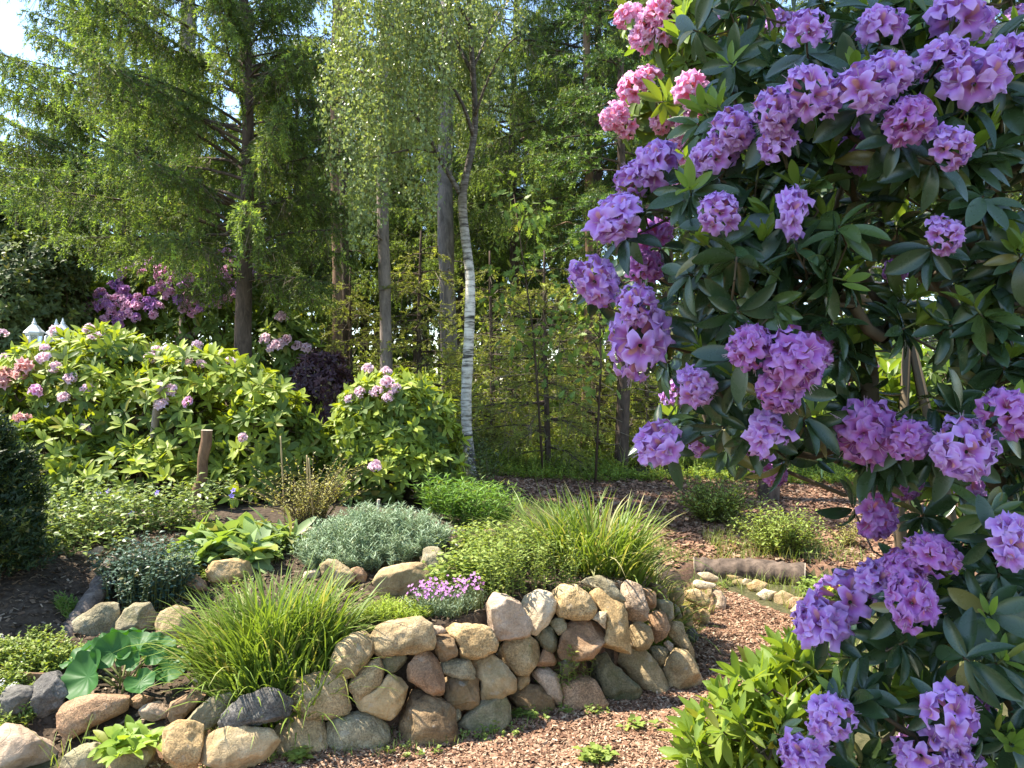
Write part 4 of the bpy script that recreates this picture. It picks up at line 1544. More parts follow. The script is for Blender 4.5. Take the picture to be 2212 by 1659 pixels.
garden_rhodo(se, ground_at(850, 6.9), "rounded rhododendron with a cluster of pale pink flowers near its top, left of the birch", 950, 42, [(a, b, pal, .125) for a, b in st_], L=(.08, .125))
be = [E(430, 735, 12.4, 1.75, .9, 1.38), E(250, 740, 12.2, .9, .7, 1.0), E(600, 780, 12.0, .7, .6, .8)]
r = R(6)
bt = []
for (x_, y_) in sample_poly(150, [(170, 700), (200, 640), (260, 585), (330, 555), (420, 540), (520, 545), (560, 590), (520, 640), (440, 680), (340, 690), (250, 710)], r):
    bt.append((x_, y_, T_PINK_LO if r.rand() < .55 else T_PURP_LO, .185))
for (x_, y_) in [(575, 735), (600, 745), (620, 740), (590, 755), (640, 750), (610, 690), (660, 755)]:
    bt.append((x_, y_, T_PALE_LO, .2))
garden_rhodo(be, ground_at(420, 12.4), "big dark rhododendron with pink and purple flowers behind the large left spruce", 900, 43, bt, (.13, .19), young=.1)

M_DKP = leaf_mat("dark purple leaves", (.03, .012, .018), (.075, .03, .04), (.12, .05, .05), .45, .3, .4)
garden_rhodo([E(690, 870, 8.9, .42, .4, .62)], ground_at(690, 8.9), "dark purple-leaved shrub between the two rhododendrons", 420, 44, [], (.05, .08), [M_DKP], .1, "bush", "purple_shrub")

# dark evergreen shrubs at the far left
M_DEC = leaf_mat("dark glossy shrub leaves", (.04, .06, .022), (.09, .125, .042), (.22, .27, .06), .5, .25, .3, (1.2, 1.2, .5), 1.2)
SL2 = [small_leaf(.45, .15, .1), small_leaf(.6, .2, .15)]
garden_rhodo([E(60, 680, 11.2, .95, .8, 1.15), E(0, 720, 10.8, .9, .7, 1.1)], ground_at(100, 11.2), "dark glossy evergreen shrub behind the white garden lamp", 2600, 45, [], (.07, .11),
             [M_DEC], .12, "bush", "evergreen_shrub", tmpl=SL2)
garden_rhodo([E(-100, 580, 12.5, 1.1, 1, 1.5)], ground_at(-60, 12.5), "tall dark evergreen shrub cut off by the left picture edge above the lamp", 1500, 46, [], (.09, .13),
             [M_DEC], .25, "bush", "evergreen_shrub", tmpl=SL2)

# ---- the big near rhododendron
UP_POLY = [(1500, -120), (1470, 60), (1500, 170), (1455, 300), (1370, 335), (1345, 400), (1285, 440), (1270, 500), (1330, 560), (1250, 570), (1240, 620), (1300, 660), (1320, 700), (1325, 760),
           (1390, 800), (1420, 850), (1385, 930), (1395, 985), (1460, 1030), (1560, 1015), (1650, 1030), (1740, 1035), (1850, 1010), (1890, 1070), (1930, 1110), (1880, 1160), (1860, 1240),
           (1790, 1290), (1740, 1330), (1740, 1420), (1690, 1470), (1640, 1560), (1680, 1740), (2420, 1740), (2420, -120)]
PK_POLY = [(1330, -60), (1345, 60), (1400, 120), (1345, 170), (1310, 260), (1420, 290), (1460, 400), (1490, 440), (1560, 420), (1640, 200), (1600, -60)]
LO_POLY = [(1490, 1740), (1480, 1620), (1545, 1520), (1620, 1440), (1700, 1390), (1760, 1420), (1800, 1500), (1790, 1740)]
BK_POLY = [(1700, 760), (1900, 740), (2100, 780), (2300, 780), (2300, 1120), (2060, 1110), (1950, 1060), (1800, 960)]


def edge_grad(px, py, poly):
    e = poly_dist(px, py, poly)
    gx_ = poly_dist(px + 6, py, poly) - poly_dist(px - 6, py, poly)
    gy_ = poly_dist(px, py + 6, poly) - poly_dist(px, py - 6, poly)
    return e, -np.stack([gx_, gy_], -1) / 12.0


def near_bush(name, label, poly, F0, F1, layers, trusses, seed, hub, base, L, nl, young, leafmat, tmpl=None, hole=None, facing=.55, trmesh=None, ysize=(.05, .085)):
    r = R(seed)
    t = thing(name, base, label, "bush")
    fp = lambda e: F0 + (F1 - F0) * np.exp(-e / 150.0)
    PP, SS, LY = [], [], []
    for (cnt, d0, d1, shrink) in layers:
        q = sample_poly(cnt, poly, r)
        e, gr = edge_grad(q[:, 0], q[:, 1], poly)
        if hole is not None:
            hx, hy, ha, hb, pr = hole
            inside = ((q[:, 0] - hx) / ha) ** 2 + ((q[:, 1] - hy) / hb) ** 2 < 1
            k = ~(inside & (r.rand(len(q)) < pr))
            q, e, gr = q[k], e[k], gr[k]
        k = e > shrink
        q, e, gr = q[k], e[k], gr[k]
        d = fp(e) + r.uniform(d0, d1, len(q)) + .12 * fbm(np.stack([q[:, 0] / 260, q[:, 1] / 260, 0 * q[:, 0]], -1), seed, 2)
        P = np.stack([(q[:, 0] - 1106) / FOC * d, d, EYE - (q[:, 1] - 829.5) / FOC * d], -1)
        near = np.exp(-e / 110.0)[:, None]
        S = np.stack([gr[:, 0], 0 * d, -gr[:, 1]], -1) * near * .9 + np.array([-.12, -facing, .42]) + r.normal(size=P.shape) * .38
        if d0 > .45:
            S = S * np.array([1, -.3, 1]) + np.array([0, 0, .4])
        PP.append(P)
        SS.append(nrm(S))
        LY.append(np.full(len(P), d0))
    P, S, LY = np.concatenate(PP), np.concatenate(SS), np.concatenate(LY)
    TP, TS, TZ, TM = [], [], [], []
    for tr in trusses:
        px, py, dia = tr[:3]
        e, gr = edge_grad(np.array([float(px)]), np.array([float(py)]), poly)
        ins = in_poly(np.array([float(px)]), np.array([float(py)]), poly)[0]
        d = float(fp(e[0] if ins else 0.0)) - .07
        d = min(max(d, .10 * FOC / dia), .19 * FOC / dia)
        if dia < 75:
            d = min(d + .25, F1 + .3)
        p = at(px, py, d)
        s = nrm(np.array([gr[0, 0], 0, -gr[0, 1]]) * .7 * math.exp(-e[0] / 110) + np.array([-.1, -.75, .35]) + r.normal(size=3) * .22)
        TP.append(p - s * .02)
        TS.append(s)
        TZ.append(dia * d / FOC * 1.16)
        TM.append(tr[3] if len(tr) > 3 else None)
    TP, TS = np.array(TP).reshape(-1, 3), np.array(TS).reshape(-1, 3)
    if len(TP):                          # leaf ends that would poke through a flower head are left out
        dmin = np.min(np.linalg.norm(P[:, None] - TP[None], axis=-1) / (np.array(TZ)[None] * .62), axis=1)
        infront = np.zeros(len(P), bool)
        k = dmin > 1
        P, S, LY = P[k], S[k], LY[k]
        # heads that something stands right in front of
        u, v = P[:, 0] / P[:, 1], P[:, 2] - EYE
        v = v / P[:, 1]
        tu, tv = TP[:, 0] / TP[:, 1], (TP[:, 2] - EYE) / TP[:, 1]
        ang = np.hypot(u[:, None] - tu[None], v[:, None] - tv[None])
        cov = (ang < np.array(TZ)[None] / TP[None, :, 1] * .62) & (P[:, 1][:, None] < TP[None, :, 1] + .02)
        k = ~cov.any(1)
        P, S, LY = P[k], S[k], LY[k]
    g = Geo()
    yo = (r.rand(len(P)) < young)
    tmp = tmpl or RLEAF
    whorls(g, P, S, r, nl, L, tmp, 0, (-.45, .45), r.uniform(0, .12, len(P)) + .25 * (r.rand(len(P)) < .12), .16)
    if len(TP):
        whorls(g, TP - TS * .05, TS, r, (4, 7), L, tmp, 0, (-.55, -.05), np.zeros(len(TP)), .15)
    g.sticks(P[yo], P[yo] + S[yo] * .035, .003, .0025, 2, 5)
    up = nrm(S[yo] + np.array([0, 0, .55]))
    whorls(g, P[yo] + S[yo] * .035, up, r, (4, 7), ysize, YLEAF, 1, (.55, 1.15), None, -.05)
    part(g, "foliage", [leafmat, M_RY, M_RG], t, True)
    g = Geo()
    allP = np.vstack([P, TP]) if len(TP) else P
    allS = np.vstack([S, TS]) if len(TP) else S
    branch_tree(g, allP, allS, np.asarray(hub, float), np.asarray(base, float), 0, .0030, .06)
    part(g, "branches", [M_RS], t, True)
    for p, s, z, m in zip(TP, TS, TZ, TM):
        ms = m or trmesh
        add_truss(t, ms[r.randint(len(ms))], p, s, z, r)
    return t


PT = [(1860, 192, 120), (1741, 57, 95), (1688, 37, 62), (1905, 50, 92), (2078, 33, 110), (2041, 123, 95), (1918, 150, 92), (2108, 167, 130), (2181, 127, 120), (2200, 30, 62),
      (1755, 200, 105), (1675, 240, 95), (1681, 310, 85), (1585, 277, 100), (1541, 333, 98), (1551, 455, 92), (1715, 455, 88), (1968, 253, 100, T_MAG), (2051, 310, 110),
      (1865, 323, 78, T_MAG), (1841, 250, 70), (2041, 500, 90), (1420, 350, 98), (1370, 383, 88), (1327, 467, 108), (1414, 500, 72, T_MAG), (1284, 603, 104), (1390, 573, 72, T_MAG),
      (1377, 733, 145), (1377, 653, 82), (1424, 960, 108), (1455, 845, 62), (1500, 830, 88), (1721, 772, 132, T_MAG), (1680, 840, 112, T_MAG), (1621, 745, 92, T_MAG), (1757, 755, 80, T_MAG),
      (1661, 936, 92), (1630, 993, 58), (1674, 1028, 48, T_MAG), (1874, 936, 132, T_MAG), (1967, 946, 90, T_MAG), (2084, 970, 124), (2141, 930, 74), (2097, 1046, 64), (2181, 886, 92, T_MAG),
      (1957, 1046, 72, T_MAG), (1534, 653, 52, T_MAG), (1517, 963, 52), (1937, 580, 56, T_MAG), (1897, 1120, 92, T_MAG), (2014, 1193, 92, T_MAG), (1957, 1219, 82, T_MAG), (1897, 1256, 92),
      (1974, 1299, 112, T_MAG), (1831, 1290, 112), (1774, 1346, 112), (1757, 1423, 62, T_MAG), (2190, 1170, 100), (1791, 1553, 88), (1731, 1543, 72), (1737, 1626, 104), (2061, 1546, 115),
      (2114, 1526, 74), (1997, 1633, 122), (2081, 1640, 92), (1974, 1603, 64)]
bx = np.array([2.5, 3.0, 0.0])
bx[2] = float(Hz(bx[0], bx[1])[0])
near_bush("purple_rhododendron", "huge purple-flowering rhododendron filling the right side of the picture", UP_POLY, 1.80, 2.45,
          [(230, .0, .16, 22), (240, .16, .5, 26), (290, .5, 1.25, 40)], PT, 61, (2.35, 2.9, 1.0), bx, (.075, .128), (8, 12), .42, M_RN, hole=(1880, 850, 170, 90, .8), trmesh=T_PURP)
KT = [(1350, 33, 58), (1387, 77, 68), (1430, 67, 62), (1370, 190, 72), (1324, 250, 72), (1430, 260, 52), (1457, 317, 60), (1495, 195, 86), (1485, 267, 60), (1631, 183, 62), (1508, 410, 64),
      (1480, 330, 62), (1560, 60, 60), (1420, 20, 60), (1400, 50, 60), (1395, 165, 60), (1350, 265, 56), (1520, 220, 70), (1470, 400, 56), (1600, 130, 60)]
bk = np.array([2.3, 4.2, 0.0])
bk[2] = float(Hz(bk[0], bk[1])[0])
near_bush("pink_rhododendron", "sunlit pink rhododendron with yellow-green leaves behind the upper left edge of the purple one", PK_POLY, 3.05, 3.35,
          [(90, .0, .25, 8), (110, .3, .8, 8)], KT, 62, (2.1, 4.1, 1.9), bk, (.085, .135), (6, 9), .75, M_RL, trmesh=T_PINK, facing=.35, ysize=(.07, .11))
bl2 = np.array([1.35, 2.75, 0.0])
bl2[2] = float(Hz(bl2[0], bl2[1])[0])
near_bush("green_rhododendron", "low flowerless rhododendron with glowing yellow-green leaves beside the path", LO_POLY, 2.30, 2.6,
          [(90, .0, .2, 8), (110, .2, .55, 10)], [], 63, (1.2, 2.75, .12), bl2, (.06, .10), (5, 8), .95, M_RLY, facing=.15, ysize=(.07, .105))
bb2 = np.array([2.6, 4.6, 0.0])
bb2[2] = float(Hz(bb2[0], bb2[1])[0])
near_bush("green_rhododendron", "sunlit yellow-green rhododendron seen through the gap in the middle of the purple one", BK_POLY, 4.1, 4.3,
          [(130, .0, .3, 10), (140, .3, .9, 14)], [(1850, 835, 40), (1880, 790, 34)], 64, (2.5, 4.7, .5), bb2, (.10, .15), (6, 9), .8, M_RL, tmpl=RLEAF_LO, trmesh=T_PINK, facing=.2, ysize=(.08, .12))
# ------------------------------------------------------------------ small plants, made of stems and leaves
def gm(name, a, b, tint=None, **k):
    return leaf_mat(name, a, b, tint, k.get("rough", .5), k.get("tr", .38), k.get("spec", .3), k.get("tc", (1.25, 1.2, .45)), k.get("var", 4.0))


M_GRASS = gm("grass blades", (.10, .17, .03), (.22, .32, .05), (.42, .40, .17))
M_DAYL = gm("daylily blades", (.085, .15, .03), (.20, .29, .05), (.48, .44, .20))
M_SEDGE = gm("sedge blades", (.20, .22, .06), (.36, .36, .11), (.45, .38, .18))
M_HERB = gm("light herb leaves", (.11, .18, .035), (.22, .31, .06), (.36, .42, .10))
M_DHERB = gm("blue green herb leaves", (.022, .052, .036), (.055, .105, .075), (.10, .16, .10), rough=.42, tr=.15, spec=.5, tc=(1, 1, .6))
M_SILV = gm("silvery leaves", (.13, .21, .10), (.25, .35, .19), (.38, .46, .32), tr=.2, tc=(1, 1, .8))
M_VINCA = gm("periwinkle leaves", (.10, .16, .055), (.22, .30, .12), (.34, .42, .10), rough=.4, spec=.5)
M_PIER = gm("yellowish shrub leaves", (.20, .21, .06), (.36, .36, .12), (.46, .42, .16))
M_BERG = gm("big round leaves", (.032, .105, .024), (.055, .155, .036), None, rough=.5, tr=.3, spec=.25, tc=(1.3, 1.5, .3), var=2)
M_PRIM = gm("primrose leaves", (.17, .28, .04), (.30, .42, .07), None, tr=.45)
M_COMF = gm("spotted lungwort leaves", (.16, .24, .10), (.32, .40, .22), (.24, .36, .06), tr=.35)
M_AZAL = gm("azalea leaves", (.14, .21, .045), (.27, .35, .08), (.30, .38, .08))
M_MAT = gm("mat plant leaves", (.24, .34, .04), (.40, .50, .07), None)
M_UND = gm("undergrowth leaves", (.10, .18, .03), (.22, .33, .05), (.34, .42, .07), var=.9)
M_FERN = gm("feathery leaves", (.09, .19, .03), (.18, .32, .05), None)
M_PHLOX = petal_mat("pink phlox", (.62, .25, .62), (.72, .38, .72), (.55, .18, .5), (.6, .2, .5))
M_VIOL = petal_mat("violet petals", (.22, .16, .60), (.30, .24, .68), (.4, .35, .7), (.7, .7, .6))
M_YEL = petal_mat("yellow petals", (.80, .62, .03), (.85, .70, .06), (.75, .5, .02), (.7, .4, .02))
M_WHT = petal_mat("white florets", (.72, .70, .66), (.8, .8, .76), (.6, .6, .5), (.7, .7, .5))
SLEAF = small_leaf(.42, .15, .12)
NARROW = small_leaf(.16, .2, .05)
ROUND = small_leaf(.75, .12, .1)


def put(px, py, d):
    """the spot on the ground under the picture point (px, py) seen about d metres away"""
    dd = ray_ground(px, py, d)
    x = X(px, dd)
    return np.array([x, dd, float(Hz(x, dd)[0])])


def patch(c, rx, ry, n, r, edge=1.0):
    """n ground spots in an ellipse round c"""
    a = r.uniform(0, 6.283, n)
    q = np.sqrt(r.rand(n)) * edge
    x, y = c[0] + rx * q * np.cos(a), c[1] + ry * q * np.sin(a)
    return np.stack([x, y, Hz(x, y)], -1), q


def stems(g, B, H, r, lean=.2, leaf=SLEAF, L=(.02, .03), per=10, u0=.15, elev=(.1, .6), mat=0, smat=1, tint=(0, .3), sr=.0016, out=None, curve=.25, tiptint=None):
    """leafy stems; leaves in a spiral up each stem"""
    B = np.asarray(B, float)
    n = len(B)
    H = np.full(n, float(H)) if np.isscalar(H) else H
    ln = r.normal(size=(n, 2)) * lean
    if out is not None:
        ln = ln + out
    top = B + np.concatenate([ln * H[:, None], (H * np.sqrt(np.clip(1 - (ln ** 2).sum(1) * .5, .1, 1)))[:, None]], 1)
    mid = (B + top) / 2 - np.concatenate([ln * H[:, None] * curve, np.zeros((n, 1))], 1)
    g.sticks(B, top, sr, sr * .6, smat, 4, 0, mid)
    u = u0 + (1 - u0) * (np.arange(per)[None] + r.rand(n, per) * .5) / per
    u = np.clip(u, 0, 1)[..., None]
    P = ((1 - u) ** 2 * B[:, None] + 2 * u * (1 - u) * mid[:, None] + u ** 2 * top[:, None]).reshape(-1, 3)
    ang = (np.arange(per)[None] * 2.4 + r.uniform(0, 6.28, (n, 1)) + r.normal(size=(n, per)) * .3).reshape(-1)
    e = r.uniform(elev[0], elev[1], n * per)
    D = np.stack([np.cos(ang) * np.cos(e), np.sin(ang) * np.cos(e), np.sin(e)], -1)
    x, y, z = frames(D, np.array([0, 0, 1.0]) + r.normal(size=D.shape) * .25)
    tt = r.uniform(tint[0], tint[1], n * per)
    if tiptint is not None:
        tt = np.maximum(tt, tiptint * np.clip((np.tile(u[..., 0], 1).reshape(-1) - .7) / .3, 0, 1))
    g.inst(leaf, P, x, y, z, r.uniform(L[0], L[1], n * per), mat, tt)
    return top


def plant(name, base, label, cat, parts, group=None):
    """parts: list of (part name, Geo, materials)"""
    if len(parts) == 1:
        o = parts[0][1].build(name, parts[0][2], None, True, loc=tuple(base))
        return tag(o, label, cat, group)
    t = thing(name, base, label, cat, group)
    for n_, g, m in parts:
        part(g, n_, m, t, True)
    return t


def clump(base, rx, ry, n, L, w, r, lean=(.05, .7), droop=(.5, 1.7), dry=.06, mat=0):
    g = Geo()
    B, q = patch(base, rx, ry, n, r)
    az = np.arctan2(B[:, 1] - base[1], B[:, 0] - base[0]) + r.normal(size=n) * 1.1
    ln = lean[0] + (lean[1] - lean[0]) * q * r.uniform(.4, 1.1, n)
    blades(g, B - [0, 0, .01], az, r.uniform(L[0], L[1], n), r.uniform(w[0], w[1], n), ln, r.uniform(droop[0], droop[1], n) * (.5 + .5 * q), 8, mat,
           np.where(r.rand(n) < dry, r.uniform(.5, 1, n), r.uniform(0, .1, n)), r.normal(size=n) * .5)
    return g


r = R(200)
# -- grass-like clumps
b = put(585, 1455, 3.6)
plant("grass_clump", b, "broad bright green grass clump hanging over the left end of the stone wall", "ornamental grass",
      [("blades", clump(b, .31, .17, 1350, (.26, .55), (.007, .015), r, lean=(.0, .62), droop=(.4, 2.2), dry=.10), [M_GRASS])])
b = at(1290, 1235, 4.65)
b[2] = float(Hz(b[0], b[1])[0])
plant("daylily_clump", b, "largest clump of arching green blades, behind the middle of the stone wall", "ornamental grass",
      [("blades", clump(b, .40, .24, 1100, (.28, .58), (.008, .016), r, lean=(.0, .9), droop=(.4, 2.2), dry=.16), [M_DAYL])])
b = at(1440, 1235, 5.2)
b[2] = float(Hz(b[0], b[1])[0])
plant("sedge_tuft", b, "yellowish fine sedge tuft drooping over the far part of the wall", "ornamental grass",
      [("blades", clump(b, .13, .10, 650, (.14, .29), (.0025, .005), r, lean=(.1, 1.0), droop=(.8, 2.2), dry=.25), [M_SEDGE])])
b = put(1010, 1130, 5.5)
g = Geo()
B, q = patch(b, .30, .22, 200, r)
stems(g, B, r.uniform(.18, .36, 200), r, .25, NARROW, (.05, .09), 16, .1, (.0, .7), out=(B[:, :2] - b[:2]) * .8)
plant("feathery_plant", b, "feathery light green plant in front of the birch trunk", "plant", [("leaves", g, [M_FERN, M_RG])])

# -- silvery cushion
b = put(810, 1190, 4.75)
g = Geo()
B, q = patch(b, .42, .28, 900, r)
H = .23 * (1 - .5 * q ** 2) * r.uniform(.55, 1.25, 900)
stems(g, B, H, r, .2, NARROW, (.028, .045), 26, .25, (.15, .9), tint=(0, .5), out=(B[:, :2] - b[:2]) * 1.0, sr=.0012)
plant("cushion_plant", b, "silvery grey-green cushion plant spreading over the wide brown boulder", "plant", [("leaves", g, [M_SILV, M_RG])])

# -- dark blue-green bushlet
b = put(318, 1290, 4.35)
g = Geo()
B, q = patch(b, .25, .18, 230, r)
stems(g, B, r.uniform(.20, .36, 230) * (1.05 - .3 * q ** 2), r, .14, small_leaf(.5, .1, .25), (.026, .042), 15, .12, (-.1, .5), tint=(0, .6), out=(B[:, :2] - b[:2]) * .7)
plant("dark_bushlet", b, "dense dark blue-green bushlet above the two rounded boulders on the left", "plant", [("leaves", g, [M_DHERB, M_RG])])

# -- periwinkle
b = put(230, 1150, 5.2)
g, fl = Geo(), Geo()
tops = []
for (cx, cy, rx, n_) in ((120, 1165, .30, 60), (230, 1150, .30, 70), (330, 1145, .28, 60), (70, 1180, .2, 35), (400, 1140, .22, 40), (180, 1185, .3, 50)):
    c = put(cx, cy, 5.2)
    B, q = patch(c, rx, .22, n_, r)
    tops.append(stems(g, B, r.uniform(.12, .42, n_), r, .38, small_leaf(.55, .15, .15), (.035, .062), 11, .1, (-.2, .7), tint=(0, .7), sr=.0018, curve=.5))
tops = np.concatenate(tops)
c = put(440, 1120, 5.2)
B, q = patch(c, .05, .05, 5, r)
stems(g, B, r.uniform(.3, .45, 5), r, .2, small_leaf(.5, .15, .15), (.04, .06), 9, .2, (-.1, .5), out=np.array([.55, 0]))
ft = flower_tmpl(3, 10, R(1))
for (px, py, d) in ((235, 1062, 5.3), (215, 1065, 5.3), (62, 1135, 5.1), (68, 1112, 5.2), (505, 1060, 5.3), (500, 1072, 5.3), (285, 1110, 5.1), (340, 1065, 5.3)):
    p = at(px, py, d)
    z = nrm(np.array([[r.normal() * .3, -.8, .6]]))
    x, y, _ = frames(np.cross(z, [[1.0, 0, 0]]), z)
    fl.inst((ft[0], ft[1]), p[None], x, y, z, np.array([[.024, .024, .010]]), 0, 0, ft[2])
    fl.sticks([p - [0, 0, .12]], [p], .0016, .0012, 1)
plant("periwinkle", b, "trailing periwinkle with a few violet flowers in front of the wide left rhododendron", "plant",
      [("leaves", g, [M_VINCA, M_RG]), ("flowers", fl, [M_VIOL, M_RG])])

# -- lungwort
b = put(525, 1200, 4.8)
g = Geo()
LW = [leaf_tmpl(8, .36, .35, .2, .95), leaf_tmpl(8, .42, .55, .2, .95)]
B, q = patch(b, .34, .20, 44, r)
whorls(g, B + np.array([0, 0, .06]), np.tile([[0, 0, 1.0]], (44, 1)) + np.concatenate([(B[:, :2] - b[:2]) * 1.5, np.zeros((44, 1))], 1), r, (4, 7), (.13, .24), LW, 0, (.25, 1.2), r.uniform(0, 1, 44))
B, q = patch(b, .45, .22, 240, r)
stems(g, B, r.uniform(.06, .14, 240), r, .3, ROUND, (.015, .03), 7, .2, (0, .6), tint=(.3, 1))
plant("lungwort", b, "large-leaved pale spotted plant behind the orange-tan boulder", "plant", [("leaves", g, [M_COMF, M_RG])])

# -- mint-like herbs behind the wall
b = put(1150, 1290, 4.15)
g = Geo()
B, q = patch(b, .30, .18, 150, r)
stems(g, B, r.uniform(.16, .34, 150), r, .12, SLEAF, (.022, .036), 16, .1, (.1, .6), tint=(0, .8))
plant("upright_herb", b, "stand of upright light green stems right behind the cream and tan top stones", "plant", [("leaves", g, [M_HERB, M_RG])])
b = put(1025, 1250, 4.4)
g = Geo()
for (cx, cy, d, n_, h) in ((1025, 1255, 4.35, 110, .22), (1080, 1225, 4.5, 90, .25), (990, 1275, 4.2, 70, .18), (1040, 1200, 4.7, 60, .2)):
    c = put(cx, cy, d)
    B, q = patch(c, .2, .14, n_, r)
    stems(g, B, r.uniform(.5, 1.1, n_) * h, r, .25, small_leaf(.6, .15, .1), (.026, .045), 9, .1, (.0, .6), tint=(0, .9))
plant("leafy_herb", b, "loose light green herb around the tilted grey slab", "plant", [("leaves", g, [M_HERB, M_RG])])

# -- mat plant and pink flowers on the wall
b = put(850, 1330, 3.75)
g = Geo()
c = put(850, 1328, 3.75)
B, q = patch(c, .22, .11, 420, r)
stems(g, B, r.uniform(.03, .075, 420), r, .4, NARROW, (.022, .036), 9, .2, (.1, .9), tint=(0, 0))
plant("mat_plant", b, "bright yellow-green mat plant left of the pink flowers on the wall", "plant", [("leaves", g, [M_MAT, M_RG])])
b = put(965, 1325, 3.8)
g, fl = Geo(), Geo()
B, q = patch(b, .19, .10, 330, r)
tp = stems(g, B, r.uniform(.05, .11, 330), r, .3, NARROW, (.02, .032), 10, .1, (.2, .9), tint=(0, .6))
ft = flower_tmpl(3, 10, R(2))
B2, q = patch(b, .19, .09, 190, r)
P = B2 + np.stack([r.normal(size=190) * .01, r.normal(size=190) * .01, r.uniform(.085, .155, 190)], -1)
z = nrm(np.stack([r.normal(size=190) * .5, -.5 + r.normal(size=190) * .4, .8 + 0 * P[:, 0]], -1))
x, y, _ = frames(np.cross(z, np.tile([[1.0, .2, 0]], (190, 1))), z)
fl.inst((ft[0], ft[1]), P, x, y, z, np.stack([r.uniform(.007, .011, 190)] * 2 + [np.full(190, .004)], -1), 0, 0, ft[2])
fl.sticks(B2, P, .0012, .001, 1)
plant("pink_phlox", b, "low cushion of small pink-violet flowers on the wall top", "flower", [("leaves", g, [M_SILV, M_RG]), ("flowers", fl, [M_PHLOX, M_RG])])


# -- big round leaves
def round_leaf(seed, cup=.25):
    r_ = R(seed)
    rings, seg = 7, 44
    v, f = [(0, 0, 0)], []
    th = np.linspace(0, 2 * np.pi, seg, endpoint=False)
    for q in range(1, rings + 1):
        a = q / rings
        base = np.ones(seg)
        d = np.abs(((th + np.pi / 2) + np.pi) % (2 * np.pi) - np.pi)      # notch at the stalk (-y)
        base = base * (1 - .55 * np.exp(-(d / .30) ** 2) * a)
        ruf = (.09 * np.sin(th * 5 + seed) + .05 * np.sin(th * 9 + 2 * seed)) * a ** 2.5
        vein = -.034 * np.cos(th * 11) * a * (1 - a * .5)
        z = cup * a ** 2 + ruf + vein
        rr = a * base * (1 + .04 * np.sin(th * 7 + seed))
        v += list(zip(rr * np.cos(th), rr * np.sin(th) * .95, z))
    for j in range(seg):
        f.append((0, 1 + j, 1 + (j + 1) % seg, 0))
    v = np.array(v)
    f3 = np.array([(0, 1 + j, 1 + (j + 1) % seg) for j in range(seg)])
    f4 = np.array([(1 + q * seg + j, 1 + (q + 1) * seg + j, 1 + (q + 1) * seg + (j + 1) % seg, 1 + q * seg + (j + 1) % seg) for q in range(rings - 1) for j in range(seg)])
    return v, f3, f4


b = put(275, 1480, 3.68)
t = thing("broad_leaf_plant", b, "plant of big round dark green leaves above the long reddish stone", "plant")
BL = [(190, 1462, 62, (-.25, -.75, .6), 3.55), (245, 1408, 46, (.1, -.85, .5), 3.62), (170, 1420, 40, (-.5, -.3, .8), 3.7), (300, 1395, 44, (.1, -.3, .95), 3.75), (340, 1395, 40, (.3, -.2, .95), 3.85),
      (362, 1440, 44, (.35, -.6, .7), 3.65), (303, 1475, 36, (.1, -.55, .85), 3.5), (225, 1385, 34, (-.2, -.1, 1), 3.9), (275, 1372, 40, (0, .25, .95), 3.95), (330, 1412, 30, (.2, -.8, .5), 3.6),
      (205, 1410, 36, (-.4, -.6, .7), 3.75), (385, 1425, 34, (.5, -.1, .8), 3.8), (280, 1425, 30, (0, -.9, .4), 3.6), (158, 1455, 28, (-.7, -.4, .6), 3.65)]
for k, (px, py, rad, nn, d) in enumerate(BL):
    c = at(px, py, d)
    z = nrm(np.array([nn], float))
    toc = nrm(np.array([b + [0, 0, .05] - c]))
    y = nrm(-(toc - (toc * z).sum() * z))
    x = np.cross(y, z)
    v, f3, f4 = round_leaf(k, .22 + .12 * r.rand())
    R_ = rad / FOC * d * .88
    W = c + (v[:, 0:1] * x + v[:, 1:2] * y + v[:, 2:3] * z) * R_
    g = Geo()
    g.add(W, f3)
    g.F.append(f4)
    g.M.append(np.zeros(len(f4), np.int32))
    pet = np.array([b + np.array([r.normal() * .03, r.normal() * .03, -.02]), (b + c) / 2 + [0, 0, .02], c - z[0] * .006])
    g.tube(pet, [.006, .005, .004], 6, 1)
    part(g, "leaf", [M_BERG, M_RG], t, True)

# -- primrose rosette
b = put(275, 1590, 3.2)
t = thing("primrose", b, "yellow-green primrose rosette between the boulders at the bottom left", "plant")
PL = [leaf_tmpl(10, .52, .25, .22, 1.15, 0, .012), leaf_tmpl(10, .48, .5, .2, 1.15, 0, .012)]
g = Geo()
for (px, py, d, n_, L) in ((265, 1578, 3.22, 13, (.07, .11)), (310, 1572, 3.25, 12, (.06, .10)), (235, 1585, 3.2, 11, (.06, .10)), (290, 1595, 3.12, 9, (.05, .08)), (255, 1605, 3.1, 8, (.05, .07)), (340, 1578, 3.22, 8, (.05, .08)), (285, 1568, 3.3, 9, (.06, .10))):
    c = at(px, py, d)
    c[2] = max(float(Hz(c[0], c[1])[0]) + .015, c[2] - .05)
    whorls(g, [c], np.array([[0, -.15, 1.0]]), r, (n_, n_), L, PL, 0, (.15, 1.15))
part(g, "leaves", [M_PRIM], t, True)

